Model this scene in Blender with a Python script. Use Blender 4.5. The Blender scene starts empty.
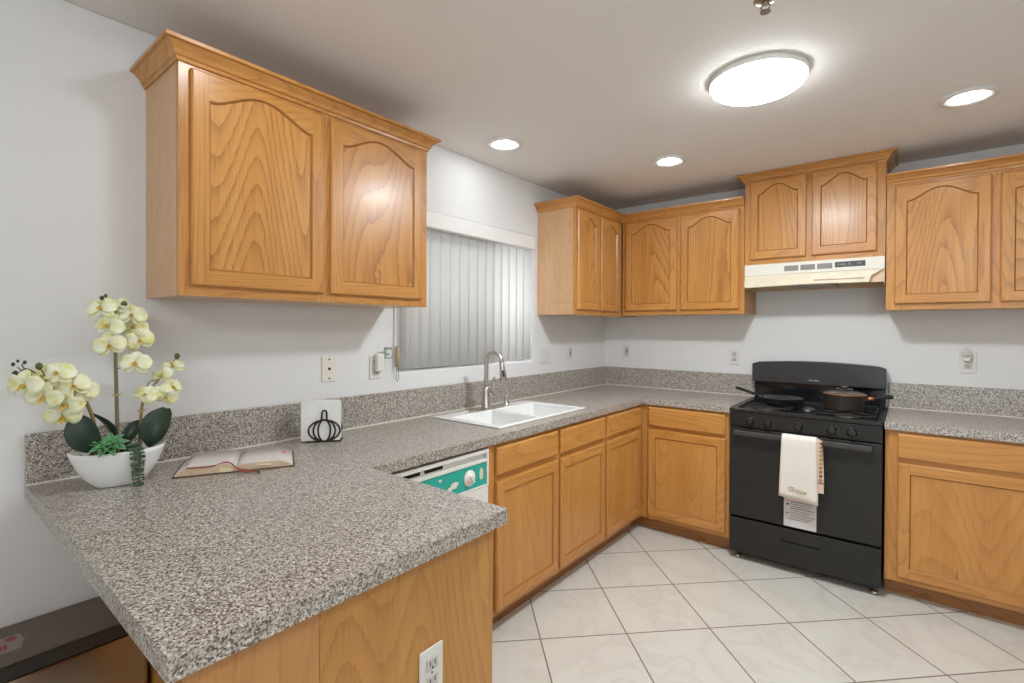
import bpy, bmesh, math, random
from mathutils import Vector, Matrix

random.seed(7)
scene = bpy.context.scene
C = scene.collection
PI = math.pi

# ---------------------------------------------------------------- camera
# room frame used in this script: x from the left wall, d out of the back wall, z up (Blender y = -d)
cam_d = bpy.data.cameras.new('camera')
cam = bpy.data.objects.new('camera', cam_d)
C.objects.link(cam)
scene.camera = cam
YAW, PITCH, ROLL, FPX = 0.6757, -0.0071, 0.0044, 496.19
cam.matrix_world = (Matrix.Translation((2.0637, -3.8442, 1.3878)) @ Matrix.Rotation(YAW, 4, 'Z')
                    @ Matrix.Rotation(PI / 2 + PITCH, 4, 'X') @ Matrix.Rotation(ROLL, 4, 'Z'))
cam_d.sensor_width = 36
cam_d.lens = 36 * FPX / 1024
cam_d.shift_x = -1.36 / 1024
cam_d.shift_y = -9.35 / 1024
cam_d.clip_start = 0.02

# ---------------------------------------------------------------- world, light, exposure
world = bpy.data.worlds.new('world')
scene.world = world
world.use_nodes = True
world.node_tree.nodes['Background'].inputs[0].default_value = (0.80, 0.88, 1.0, 1)
world.node_tree.nodes['Background'].inputs[1].default_value = 3.6

DOME_STRENGTH = 17.0
LENS_STRENGTH = 62.0


def area_light(name, x, d, z, size, watts, col=(0.87, 0.945, 1.0), shape='DISK', aim=(0, 0, -1)):
    l = bpy.data.lights.new(name, 'AREA')
    l.shape = shape
    l.size = size
    l.energy = watts
    l.color = col
    o = bpy.data.objects.new(name, l)
    o.location = (x, -d, z)
    o.rotation_euler = Vector(aim).to_track_quat('-Z', 'Y').to_euler()
    C.objects.link(o)
    return o


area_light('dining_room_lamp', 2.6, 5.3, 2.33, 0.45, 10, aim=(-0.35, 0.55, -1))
area_light('counter_recessed_lamp', 0.78, 3.15, 2.395, 0.10, 2.6)
area_light('kitchen_recessed_lamp', 2.7, 2.9, 2.395, 0.13, 5.0)
area_light('rear_fill_light', 2.9, 6.15, 1.35, 2.4, 14, (0.86, 0.94, 1.0), 'SQUARE', aim=(0.1, 1, 0.12))  # added soft fill from behind the camera, no window is modelled there
area_light('ceiling_fill_light', 3.3, 4.7, 1.7, 0.6, 24, (0.86, 0.94, 1.0), aim=(-0.25, 0.2, 1))  # added fill aimed upward to brighten the ceiling, no fixture behind it

scene.view_settings.view_transform = 'Standard'
scene.view_settings.look = 'None'
scene.view_settings.gamma = 1
scene.view_settings.exposure = 0.42
scene.view_settings.use_curve_mapping = False


# ---------------------------------------------------------------- materials
def srgb(r, g, b):
    def f(c):
        c /= 255
        return c / 12.92 if c <= 0.04045 else ((c + 0.055) / 1.055) ** 2.4
    return (f(r), f(g), f(b), 1)


class NT:
    def __init__(self, name):
        self.m = bpy.data.materials.new(name)
        self.m.use_nodes = True
        self.t = self.m.node_tree
        self.b = self.t.nodes['Principled BSDF']

    def n(self, typ, **kw):
        nd = self.t.nodes.new(typ)
        for k, v in kw.items():
            if k in nd.inputs:
                nd.inputs[k].default_value = v
            else:
                setattr(nd, k, v)
        return nd

    def l(self, a, b):
        self.t.links.new(a, b)

    def math(self, op, a, b=None, clamp=False):
        nd = self.t.nodes.new('ShaderNodeMath')
        nd.operation = op
        nd.use_clamp = clamp
        for i, v in enumerate((a, b)):
            if v is None:
                continue
            if isinstance(v, (int, float)):
                nd.inputs[i].default_value = v
            else:
                self.l(v, nd.inputs[i])
        return nd.outputs[0]

    def ramp(self, src, stops, interp='LINEAR'):
        nd = self.t.nodes.new('ShaderNodeValToRGB')
        nd.color_ramp.interpolation = interp
        e = nd.color_ramp.elements
        while len(e) > 1:
            e.remove(e[-1])
        e[0].position, e[0].color = stops[0]
        for p, c in stops[1:]:
            x = e.new(p)
            x.color = c
        self.l(src, nd.inputs[0])
        return nd.outputs[0]

    def mix(self, fac, a, b, blend='MIX'):
        nd = self.t.nodes.new('ShaderNodeMix')
        nd.data_type = 'RGBA'
        nd.blend_type = blend
        for i, v in ((0, fac), (6, a), (7, b)):
            if isinstance(v, (int, float, tuple)):
                nd.inputs[i].default_value = v
            else:
                self.l(v, nd.inputs[i])
        return nd.outputs[2]

    def coord(self, scale=(1, 1, 1), rot=(0, 0, 0), loc=(0, 0, 0), rnd=False):
        tc = self.n('ShaderNodeTexCoord')
        src = tc.outputs['Object']
        if rnd:
            oi = self.n('ShaderNodeObjectInfo')
            va = self.n('ShaderNodeVectorMath', operation='MULTIPLY_ADD')
            self.l(oi.outputs['Random'], va.inputs[0])
            va.inputs[1].default_value = (8.9, 12.7, 6.1)
            self.l(src, va.inputs[2])
            src = va.outputs[0]
        mp = self.n('ShaderNodeMapping')
        mp.inputs['Scale'].default_value = scale
        mp.inputs['Rotation'].default_value = rot
        mp.inputs['Location'].default_value = loc
        self.l(src, mp.inputs[0])
        return mp.outputs[0]

    def noise(self, vec, scale, detail=2.0, rough=0.5, dist=0.0):
        nd = self.n('ShaderNodeTexNoise')
        nd.inputs['Scale'].default_value = scale
        nd.inputs['Detail'].default_value = detail
        nd.inputs['Roughness'].default_value = rough
        nd.inputs['Distortion'].default_value = dist
        self.l(vec, nd.inputs['Vector'])
        return nd.outputs[0]

    def bump(self, h, strength, dist=0.002):
        nd = self.n('ShaderNodeBump')
        nd.inputs['Strength'].default_value = strength
        nd.inputs['Distance'].default_value = dist
        self.l(h, nd.inputs['Height'])
        self.l(nd.outputs[0], self.b.inputs['Normal'])

    def set(self, color=None, rough=None, metal=None, spec=None, coat=None):
        if color is not None:
            if isinstance(color, tuple):
                self.b.inputs['Base Color'].default_value = color
            else:
                self.l(color, self.b.inputs['Base Color'])
        if rough is not None:
            self.b.inputs['Roughness'].default_value = rough
        if metal is not None:
            self.b.inputs['Metallic'].default_value = metal
        if spec is not None:
            self.b.inputs['Specular IOR Level'].default_value = spec
        if coat is not None:
            self.b.inputs['Coat Weight'].default_value = coat
            self.b.inputs['Coat Roughness'].default_value = 0.18
        return self.m


def plain(name, col, rough=0.5, metal=0.0, spec=0.5, vary=0.06, vscale=30):
    """a plain surface with a little procedural mottling"""
    t = NT(name)
    f = t.noise(t.coord(), vscale, 3)
    a = tuple(c * (1 - vary) for c in col[:3]) + (1,)
    b = tuple(min(1, c * (1 + vary)) for c in col[:3]) + (1,)
    return t.set(t.mix(f, a, b), rough, metal, spec)


def oak(name, axis, light, mid, dark, cathedral=1.0):
    """stained oak, grain running along axis"""
    t = NT(name)
    k = 'xyz'.index(axis)

    def st(a):
        q = [1.0, 1.0, 1.0]
        q[k] = a
        return tuple(q)
    wob = t.noise(t.coord(st(0.3), rnd=True), 60, 2, 0.6)
    f = t.noise(t.coord(st(0.16), rnd=True), 2.6, 1.0, 0.4, 0.15)
    ph = t.math('ADD', t.math('MULTIPLY', f, 46.0), t.math('MULTIPLY', wob, 0.35))
    saw = t.math('FRACT', ph)
    line = t.math('POWER', saw, 3.0)                      # early wood fading into a sharp dark edge
    pores = t.noise(t.coord(st(0.022), rnd=True), 300, 2, 0.6)
    pores = t.ramp(pores, [(0.40, (0, 0, 0, 1)), (0.64, (1, 1, 1, 1))])
    broad = t.noise(t.coord(st(0.08), rnd=True), 14, 3, 0.6)
    base = t.ramp(broad, [(0.3, mid), (0.7, light)])
    fac = t.math('ADD', t.math('MULTIPLY', line, 0.42 * cathedral), t.math('MULTIPLY', t.math('MULTIPLY', line, pores), 0.35 * cathedral))
    fac = t.math('ADD', fac, t.math('MULTIPLY', pores, 0.16), clamp=True)
    col = t.mix(fac, base, dark)
    t.bump(fac, 0.10, 0.001)
    return t.set(col, 0.33, 0, 0.5, 0.12)


OAK_L, OAK_M, OAK_D = srgb(207, 148, 79), srgb(193, 132, 64), srgb(132, 78, 34)
OAK = {a: oak('oak_grain_' + a, a, OAK_L, OAK_M, OAK_D, 0.6) for a in 'xyz'}
OAK_PANEL = oak('oak_figured_panel', 'z', OAK_L, OAK_M, OAK_D, 0.95)
OAK_FLAT = oak('oak_plain_panel', 'z', OAK_L, OAK_M, OAK_D, 0.4)
OAK_SIDE = oak('oak_side_veneer', 'z', srgb(216, 174, 132), srgb(208, 164, 120), srgb(172, 122, 80), 0.35)
OAK_END = oak('oak_end_panel', 'z', srgb(198, 142, 72), srgb(188, 131, 64), srgb(138, 86, 36), 0.6)
OAK_WING = oak('oak_wing_panel', 'z', srgb(200, 144, 84), srgb(191, 134, 76), srgb(150, 98, 56), 0.35)
OAK_BEAD = oak('oak_routed_edge', 'z', srgb(172, 114, 56), srgb(160, 104, 48), srgb(120, 70, 28), 0.5)
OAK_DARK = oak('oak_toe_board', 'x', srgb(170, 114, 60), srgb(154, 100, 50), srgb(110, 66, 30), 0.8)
SHADOW_GAP = plain('cabinet_interior', srgb(110, 72, 40), 0.7)


def m_wall(name, col, scale, strength):
    t = NT(name)
    v = t.coord()
    f = t.noise(v, scale, 4, 0.55)
    t.bump(f, strength, 0.004)
    big = t.noise(v, 1.3, 3)
    a = tuple(c * 0.97 for c in col[:3]) + (1,)
    return t.set(t.mix(big, a, col), 0.75, 0, 0.25)


WALL = m_wall('wall_paint', srgb(226, 224, 222), 55, 0.16)
CEIL = m_wall('ceiling_paint', srgb(236, 231, 226), 75, 0.42)


def m_counter(name):
    t = NT(name)
    v = t.coord()
    vo = t.n('ShaderNodeTexVoronoi')
    vo.inputs['Scale'].default_value = 290
    t.l(v, vo.inputs['Vector'])
    sep = t.n('ShaderNodeSeparateColor')
    t.l(vo.outputs['Color'], sep.inputs[0])
    n2 = t.noise(v, 210, 2)
    k = t.math('ADD', t.math('MULTIPLY', sep.outputs[0], 0.62), t.math('MULTIPLY', n2, 0.42))
    col = t.ramp(k, [(0.0, srgb(76, 66, 57)), (0.28, srgb(106, 96, 86)), (0.37, srgb(144, 134, 123)), (0.50, srgb(172, 163, 153)),
                     (0.66, srgb(192, 184, 174)), (0.78, srgb(214, 208, 199))], 'CONSTANT')
    t.set(col, 0.36, 0, 0.7, 0.35)
    t.b.inputs['Coat Roughness'].default_value = 0.3
    return t.m


COUNTER = m_counter('speckled_laminate')


def m_tile():
    t = NT('marbled_floor_tile')
    P = 0.3977
    v = t.coord(rot=(0, 0, PI / 4))
    sep = t.n('ShaderNodeSeparateXYZ')
    t.l(v, sep.inputs[0])
    dist = None
    cells = []
    for i, off in ((0, TILE_OX), (1, TILE_OY)):
        q = t.math('DIVIDE', t.math('SUBTRACT', sep.outputs[i], off), P)
        fr = t.math('FRACT', q)
        cells.append(t.math('FLOOR', q))
        e = t.math('MINIMUM', fr, t.math('SUBTRACT', 1.0, fr))
        dist = e if dist is None else t.math('MINIMUM', dist, e)
    grout = t.math('LESS_THAN', dist, 0.0080)
    cv = t.n('ShaderNodeCombineXYZ')
    t.l(cells[0], cv.inputs[0])
    t.l(cells[1], cv.inputs[1])
    wn = t.n('ShaderNodeTexWhiteNoise')
    t.l(cv.outputs[0], wn.inputs['Vector'])
    off = t.n('ShaderNodeVectorMath', operation='MULTIPLY_ADD')
    t.l(wn.outputs['Color'], off.inputs[0])
    off.inputs[1].default_value = (9, 9, 9)
    t.l(v, off.inputs[2])
    vein = t.noise(off.outputs[0], 3.0, 5, 0.6, 0.6)
    vein = t.math('ABSOLUTE', t.math('SUBTRACT', vein, 0.5))
    vcol = t.ramp(vein, [(0.0, srgb(203, 197, 187)), (0.04, srgb(209, 204, 194)), (0.2, srgb(213, 209, 199))])
    col = t.mix(grout, vcol, srgb(122, 108, 96))
    h = t.math('SUBTRACT', 1.0, grout)
    t.bump(h, 0.3, 0.002)
    t.set(col, None, 0, 0.5)
    r = t.math('ADD', t.math('MULTIPLY', grout, 0.4), 0.3)
    t.l(r, t.b.inputs['Roughness'])
    return t.m


# tile grid: x+d = 2.26 + 0.5625k and x-d = -0.137 + 0.5625k; Blender y=-d, rotated +45 deg about z
# rotated coords: X' = (x - y)/sqrt2 = (x + d)/sqrt2 ; Y' = (x + y)/sqrt2 = (x - d)/sqrt2
TILE_OX = 2.260 / math.sqrt(2)
TILE_OY = -0.135 / math.sqrt(2)
TILE = m_tile()


def emit(name, col, strength):
    t = NT(name)
    t.b.inputs['Base Color'].default_value = (0.9, 0.9, 0.9, 1)
    t.b.inputs['Emission Color'].default_value = col
    t.b.inputs['Emission Strength'].default_value = strength
    return t.m


DOME = emit('lamp_diffuser_glow', (0.88, 0.95, 1.0, 1), DOME_STRENGTH)
LENS = emit('recessed_lens_glow', (0.90, 0.955, 1.0, 1), LENS_STRENGTH)
WHITE = plain('white_paint', srgb(228, 226, 222), 0.45)
WHITE_PLASTIC = plain('white_plastic', srgb(226, 223, 216), 0.35)
PLATE = plain('ivory_plate', srgb(226, 220, 208), 0.4)
PLATE_W = plain('white_plate', srgb(220, 217, 210), 0.4)
SLOT = plain('outlet_slot', srgb(48, 44, 40), 0.6)
CAULK = plain('white_caulk', srgb(226, 220, 210), 0.6)
PORCELAIN = plain('white_porcelain', srgb(236, 235, 232), 0.18)
STEEL = plain('brushed_nickel', srgb(194, 190, 183), 0.28, 1.0)
CHROME = plain('chrome', srgb(210, 208, 204), 0.12, 1.0)
BLACK = plain('black_enamel', srgb(32, 31, 30), 0.3, 0, 0.5)
BLACK_SATIN = plain('black_satin_steel', srgb(38, 36, 34), 0.42, 0, 0.4)
BLACK_GLOSS = plain('black_gloss', srgb(26, 26, 27), 0.12, 0, 0.6)
PANEL_GREY = plain('charcoal_panel', srgb(58, 58, 60), 0.18, 0, 0.55)
IRON = plain('cast_iron', srgb(30, 29, 28), 0.6, 0, 0.4)
BURNER = plain('burner_aluminium', srgb(120, 118, 114), 0.35, 0.8)
SEAM = plain('dark_seam', srgb(14, 13, 12), 0.7)
PAN_IN = plain('worn_pan_coating', srgb(60, 58, 56), 0.3)
PAN_BROWN = plain('browned_pot_metal', srgb(92, 82, 74), 0.35, 0.35, 0.5, 0.3, 18)
LID = plain('scuffed_pot_lid', srgb(134, 122, 110), 0.3, 0.75, 0.5, 0.25, 25)
COPPER = plain('copper_rim', srgb(186, 128, 92), 0.3, 0.8)
TOWEL = plain('cream_towelling', srgb(226, 218, 208), 0.95, 0, 0.1, 0.08, 160)
TOWEL_PINK = plain('pale_pink_hem', srgb(222, 192, 174), 0.95, 0, 0.1)
GOLD_THREAD = plain('gold_thread', srgb(186, 166, 112), 0.6)
PAPER = plain('paper_label', srgb(206, 202, 200), 0.6)
INK = plain('grey_ink', srgb(112, 108, 106), 0.7)
INK_DARK = plain('dark_ink', srgb(52, 50, 52), 0.7)
HOOD_WHITE = plain('hood_white', srgb(226, 221, 208), 0.38)
HOOD_YELLOW = plain('yellowed_enamel', srgb(220, 208, 182), 0.45, 0, 0.4, 0.14, 16)
HOOD_PEACH = plain('aged_enamel', srgb(216, 186, 150), 0.5)
VENT_GREY = plain('vent_grey', srgb(134, 132, 124), 0.5)
HANDLE_GREY = plain('charcoal_handle', srgb(62, 60, 58), 0.38)
SOCKET = plain('outlet_socket', srgb(196, 191, 183), 0.4)
VENT_DARK = plain('worn_pull_metal', srgb(84, 82, 80), 0.4)
HOOD_DARK = plain('hood_control_strip', srgb(60, 60, 58), 0.4)
TEAL = plain('teal_control_film', srgb(42, 168, 152), 0.4, 0, 0.5, 0.08, 60)
BLIND_RAIL = plain('blind_valance', srgb(232, 230, 226), 0.5)
TAN = plain('tan_handle', srgb(170, 152, 122), 0.5)
ACRYLIC = plain('green_grey_acrylic', srgb(142, 164, 152), 0.25)
BOWL = plain('white_stone_bowl', srgb(226, 224, 222), 0.5, 0, 0.4, 0.05, 9)
SOIL = plain('dark_moss', srgb(52, 56, 36), 0.95, 0, 0.1, 0.4, 120)
STEM_G = plain('flower_stem', srgb(112, 104, 72), 0.6)
STEM_B = plain('brown_stem', srgb(142, 116, 80), 0.6)
TWIG = plain('dark_twig', srgb(66, 56, 44), 0.7)
BUD = plain('green_bud', srgb(86, 96, 44), 0.5)
BUD_D = plain('dark_bud', srgb(56, 58, 36), 0.5)
SUCC = plain('succulent_green', srgb(96, 150, 100), 0.45, 0, 0.4, 0.25, 40)
PEARL = plain('trailing_green', srgb(72, 92, 68), 0.5)
TIE = plain('raffia_tie', srgb(196, 164, 98), 0.7)
LEATHER = plain('worn_brown_leather', srgb(108, 84, 68), 0.6)
PAGES = plain('yellowed_page_edges', srgb(208, 184, 156), 0.85, 0, 0.1, 0.12, 90)
PAGE_TOP = plain('aged_page', srgb(204, 197, 190), 0.8, 0, 0.15, 0.08, 40)
PINK_MARK = plain('pink_page_tint', srgb(206, 132, 124), 0.8)
RIBBON = plain('red_ribbon', srgb(158, 74, 64), 0.6)
TORN = plain('torn_page', srgb(214, 200, 164), 0.8)
WIRE = plain('bronze_wire', srgb(58, 48, 44), 0.45, 0.6)
NAPKIN = plain('white_paper', srgb(234, 232, 228), 0.9, 0, 0.1)
BIN_LID = plain('dark_bronze_lid', srgb(106, 90, 78), 0.12, 0.3, 0.5)
BIN_BAND = plain('dark_rim', srgb(48, 42, 38), 0.35)
BIN_STEEL = plain('steel_body', srgb(186, 172, 158), 0.16, 1.0)
LABEL_CLEAR = plain('faded_label', srgb(142, 130, 120), 0.4)
LABEL_RED = plain('red_print', srgb(146, 58, 52), 0.6)
BRASS = plain('sprinkler_metal', srgb(168, 152, 134), 0.3, 0.9)


def m_petal():
    t = NT('cream_yellow_petal')
    f = t.noise(t.coord(), 45, 2)
    col = t.ramp(f, [(0.3, srgb(240, 238, 216)), (0.52, srgb(238, 234, 190)), (0.72, srgb(222, 214, 118))])
    t.set(col, 0.6, 0, 0.2)
    t.b.inputs['Subsurface Weight'].default_value = 0.1
    return t.m


def m_leaf():
    t = NT('dark_orchid_leaf')
    f = t.noise(t.coord((1, 1, 0.4)), 40, 3)
    return t.set(t.mix(f, srgb(30, 46, 36), srgb(50, 66, 48)), 0.4, 0, 0.4)


PETAL = m_petal()
PETAL_LIP = plain('golden_lip', srgb(214, 180, 84), 0.6, 0, 0.3, 0.3, 90)
LEAF = m_leaf()


def m_check():
    t = NT('brown_checked_cloth')
    ch = t.n('ShaderNodeTexBrick')
    ch.offset = 0
    ch.inputs['Scale'].default_value = 1
    ch.inputs['Color1'].default_value = srgb(120, 82, 60)
    ch.inputs['Color2'].default_value = srgb(176, 140, 110)
    ch.inputs['Mortar'].default_value = srgb(218, 196, 170)
    ch.inputs['Brick Width'].default_value = 0.02
    ch.inputs['Row Height'].default_value = 0.022
    ch.inputs['Mortar Size'].default_value = 0.0025
    t.l(t.coord(rot=(PI / 2, 0, 0)), ch.inputs['Vector'])
    return t.set(ch.outputs[0], 0.95, 0, 0.1)


CHECK = m_check()


def m_slat():
    t = NT('vertical_blind_vinyl')
    nt = t.t
    t.set(srgb(238, 236, 232), 0.45, 0, 0.3)
    tr = nt.nodes.new('ShaderNodeBsdfTranslucent')
    tr.inputs[0].default_value = srgb(238, 236, 232)
    mx = nt.nodes.new('ShaderNodeMixShader')
    mx.inputs[0].default_value = 0.4
    t.l(t.b.outputs[0], mx.inputs[1])
    t.l(tr.outputs[0], mx.inputs[2])
    t.l(mx.outputs[0], nt.nodes['Material Output'].inputs[0])
    return t.m


def m_thin(name, col, opacity, rough=0.05):
    t = NT(name)
    nt = t.t
    t.set(col, rough)
    tr = nt.nodes.new('ShaderNodeBsdfTransparent')
    mx = nt.nodes.new('ShaderNodeMixShader')
    mx.inputs[0].default_value = opacity
    t.l(tr.outputs[0], mx.inputs[1])
    t.l(t.b.outputs[0], mx.inputs[2])
    t.l(mx.outputs[0], nt.nodes['Material Output'].inputs[0])
    return t.m


SLAT = m_slat()
GLASS = m_thin('window_glass', srgb(200, 210, 212), 0.12)
SCREEN = m_thin('dimming_screen', srgb(60, 60, 60), 0.6, 0.8)
CLEAR = m_thin('clear_plastic', srgb(225, 228, 222), 0.55, 0.1)


# ---------------------------------------------------------------- geometry helpers (all in x, d, z)
def nb():
    return bmesh.new()


def box(bm, x0, x1, d0, d1, z0, z1, mi=0):
    vs = [bm.verts.new((x, d, z)) for x in (x0, x1) for d in (d0, d1) for z in (z0, z1)]
    for q in ((0, 1, 3, 2), (4, 6, 7, 5), (0, 4, 5, 1), (2, 3, 7, 6), (0, 2, 6, 4), (1, 5, 7, 3)):
        bm.faces.new([vs[i] for i in q]).material_index = mi
    return vs


def rbox(bm, c, ax, ay, az, sx, sy, sz, mi=0):
    """box at centre c with half-extents along given axes"""
    c, ax, ay, az = Vector(c), Vector(ax).normalized(), Vector(ay).normalized(), Vector(az).normalized()
    vs = [bm.verts.new(c + ax * (i * sx) + ay * (j * sy) + az * (k * sz)) for i in (-1, 1) for j in (-1, 1) for k in (-1, 1)]
    for q in ((0, 1, 3, 2), (4, 6, 7, 5), (0, 4, 5, 1), (2, 3, 7, 6), (0, 2, 6, 4), (1, 5, 7, 3)):
        bm.faces.new([vs[i] for i in q]).material_index = mi


def tube(bm, pts, r, seg=8, mi=0, closed=False, caps=True):
    pts = [Vector(p) for p in pts]
    n = len(pts)
    rs = r if isinstance(r, (list, tuple)) else [r] * n
    rings = []
    prev = None
    for i, p in enumerate(pts):
        a = pts[(i - 1) % n] if (closed or i > 0) else pts[0]
        b = pts[(i + 1) % n] if (closed or i < n - 1) else pts[-1]
        t = (b - a)
        t = t.normalized() if t.length > 1e-9 else Vector((0, 0, 1))
        if prev is None:
            u = t.orthogonal().normalized()
        else:
            u = (prev - t * prev.dot(t))
            u = u.normalized() if u.length > 1e-6 else t.orthogonal().normalized()
        prev = u
        w = t.cross(u)
        rings.append([bm.verts.new(p + (u * math.cos(k * 2 * PI / seg) + w * math.sin(k * 2 * PI / seg)) * rs[i]) for k in range(seg)])
    for i in range(n if closed else n - 1):
        A, B = rings[i], rings[(i + 1) % n]
        for k in range(seg):
            f = bm.faces.new((A[k], A[(k + 1) % seg], B[(k + 1) % seg], B[k]))
            f.material_index = mi
            f.smooth = True
    if caps and not closed:
        bm.faces.new(rings[0][::-1]).material_index = mi
        bm.faces.new(rings[-1]).material_index = mi


def lathe(bm, c, prof, seg=40, mi=0, axis=(0, 0, 1), sx=1.0, smooth=True):
    """prof: (radius, height) pairs from the bottom up round an axis through c"""
    ax = Vector(axis).normalized()
    u = Vector((1, 0, 0)) if abs(ax.x) < 0.9 else Vector((0, 1, 0))
    u = (u - ax * u.dot(ax)).normalized()
    w = ax.cross(u)
    c = Vector(c)
    rings = []
    for r, h in prof:
        if r < 1e-6:
            rings.append([bm.verts.new(c + ax * h)])
        else:
            rings.append([bm.verts.new(c + ax * h + (u * math.cos(k * 2 * PI / seg) * sx + w * math.sin(k * 2 * PI / seg)) * r) for k in range(seg)])
    for A, B in zip(rings, rings[1:]):
        for k in range(seg):
            k2 = (k + 1) % seg
            if len(A) == 1 and len(B) == 1:
                continue
            if len(A) == 1:
                f = bm.faces.new((A[0], B[k2], B[k]))
            elif len(B) == 1:
                f = bm.faces.new((A[k], A[k2], B[0]))
            else:
                f = bm.faces.new((A[k], A[k2], B[k2], B[k]))
            f.material_index = mi
            f.smooth = smooth
    if len(rings[0]) > 1:
        bm.faces.new(rings[0][::-1]).material_index = mi
    if len(rings[-1]) > 1:
        bm.faces.new(rings[-1]).material_index = mi


def prism(bm, poly, ext, mi=0):
    """poly: list of 3d points, ext: extrusion vector"""
    e = Vector(ext)
    a = [bm.verts.new(Vector(p)) for p in poly]
    b = [bm.verts.new(Vector(p) + e) for p in poly]
    bm.faces.new(a[::-1]).material_index = mi
    bm.faces.new(b).material_index = mi
    n = len(a)
    for i in range(n):
        bm.faces.new((a[i], a[(i + 1) % n], b[(i + 1) % n], b[i])).material_index = mi


def cells(bm, xs, ds, inside, z0, z1):
    """plate made of grid cells; only outer walls are closed"""
    V = {}

    def v(i, j, z):
        k = (i, j, z)
        if k not in V:
            V[k] = bm.verts.new((xs[i], ds[j], z))
        return V[k]
    nx, ndd = len(xs) - 1, len(ds) - 1
    ins = lambda i, j: 0 <= i < nx and 0 <= j < ndd and inside((xs[i] + xs[i + 1]) / 2, (ds[j] + ds[j + 1]) / 2)
    for i in range(nx):
        for j in range(ndd):
            if not ins(i, j):
                continue
            for z in (z0, z1):
                bm.faces.new((v(i, j, z), v(i + 1, j, z), v(i + 1, j + 1, z), v(i, j + 1, z)))
            for di, dj, a, b in ((-1, 0, (i, j), (i, j + 1)), (1, 0, (i + 1, j), (i + 1, j + 1)), (0, -1, (i, j), (i + 1, j)), (0, 1, (i, j + 1), (i + 1, j + 1))):
                if not ins(i + di, j + dj):
                    bm.faces.new((v(*a, z0), v(*b, z0), v(*b, z1), v(*a, z1)))


def worldloc(o):
    p = Vector((0, 0, 0))
    while o is not None:
        p += o.location
        o = o.parent
    return p


def obj(name, bm, mats, parent=None, bevel=0.0, seg=2, smooth=False, origin=None):
    """links a bmesh (in x, d, z) as one object; children sit in the frame of their parent"""
    bmesh.ops.transform(bm, matrix=Matrix.Diagonal((1, -1, 1, 1)), verts=bm.verts)
    if parent is not None:
        off = worldloc(parent)
        loc = Vector((0, 0, 0))
    else:
        if origin is not None:
            off = Vector((origin[0], -origin[1], origin[2]))
        else:
            lo = [min(v.co[i] for v in bm.verts) for i in range(3)]
            hi = [max(v.co[i] for v in bm.verts) for i in range(3)]
            off = Vector(((lo[0] + hi[0]) / 2, (lo[1] + hi[1]) / 2, lo[2]))
        loc = off.copy()
    bmesh.ops.translate(bm, verts=bm.verts, vec=-off)
    bmesh.ops.recalc_face_normals(bm, faces=bm.faces)
    me = bpy.data.meshes.new(name)
    bm.to_mesh(me)
    bm.free()
    if smooth:
        for p in me.polygons:
            p.use_smooth = True
    o = bpy.data.objects.new(name, me)
    for m in (mats if isinstance(mats, (list, tuple)) else [mats]):
        me.materials.append(m)
    o.location = loc
    if parent is not None:
        o.parent = parent
    C.objects.link(o)
    if bevel:
        b = o.modifiers.new('bevel', 'BEVEL')
        b.width = bevel
        b.segments = seg
        b.limit_method = 'ANGLE'
        b.angle_limit = math.radians(40)
        b.harden_normals = False
    return o


def tag(o, label, cat, group=None):
    o['label'] = label
    o['category'] = cat
    if group:
        o['group'] = group
    return o


def thing(name, label, cat, x, d, z, group=None):
    o = bpy.data.objects.new(name, None)
    o.empty_display_size = 0.05
    o.location = (x, -d, z)
    C.objects.link(o)
    return tag(o, label, cat, group)


def struct(name, bm, mats, parent=None, **kw):
    o = obj(name, bm, mats, parent, **kw)
    if parent is None:
        o['kind'] = 'structure'
    return o


def text_bm(body, size, frame, mi=0, shear=0.0, depth=0.0004):
    """lettering as mesh; frame(a, b, o) -> (x, d, z)"""
    cu = bpy.data.curves.new('lettering', 'FONT')
    cu.body = body
    cu.size = size
    cu.shear = shear
    cu.align_x = 'CENTER'
    cu.extrude = depth
    o = bpy.data.objects.new('lettering', cu)
    C.objects.link(o)
    dg = bpy.context.evaluated_depsgraph_get()
    me = bpy.data.meshes.new_from_object(o.evaluated_get(dg))
    bm = nb()
    bm.from_mesh(me)
    bpy.data.objects.remove(o)
    bpy.data.curves.remove(cu)
    bpy.data.meshes.remove(me)
    for v in bm.verts:
        v.co = Vector(frame(v.co.x, v.co.y, v.co.z))
    return bm


# ---------------------------------------------------------------- the setting
RX, RD, HC = 4.3, 6.2, 2.405            # right wall, rear wall, ceiling height
WD0, WD1, WZ0, WZ1 = 1.05, 2.225, 1.160, 2.03   # window opening in the left wall

bm = nb(); box(bm, -0.3, RX, -0.12, RD, -0.08, 0)
struct('floor', bm, TILE, origin=(0, 0, 0))
bm = nb(); box(bm, -0.3, RX, -0.12, RD, HC, HC + 0.08)
struct('ceiling', bm, CEIL)
bm = nb(); box(bm, 0.0, RX, -0.12, 0, 0, HC)
struct('wall_back', bm, WALL)
bm = nb(); box(bm, RX, RX + 0.12, -0.12, RD, 0, HC)
struct('wall_right', bm, WALL)
bm = nb(); box(bm, -0.15, RX, RD, RD + 0.12, 0, HC)
struct('wall_rear', bm, WALL)
# left wall with the window recess: the plate is built flat in (d, z) and stood up
bm = nb()
cells(bm, [-0.12, WD0, WD1, RD], [0, WZ0, WZ1, HC], lambda a, b: not (WD0 < a < WD1 and WZ0 < b < WZ1), -0.15, 0)
for v in bm.verts:
    v.co = Vector((v.co.z, v.co.x, v.co.y))
struct('wall_left', bm, WALL, bevel=0.006)

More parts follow.
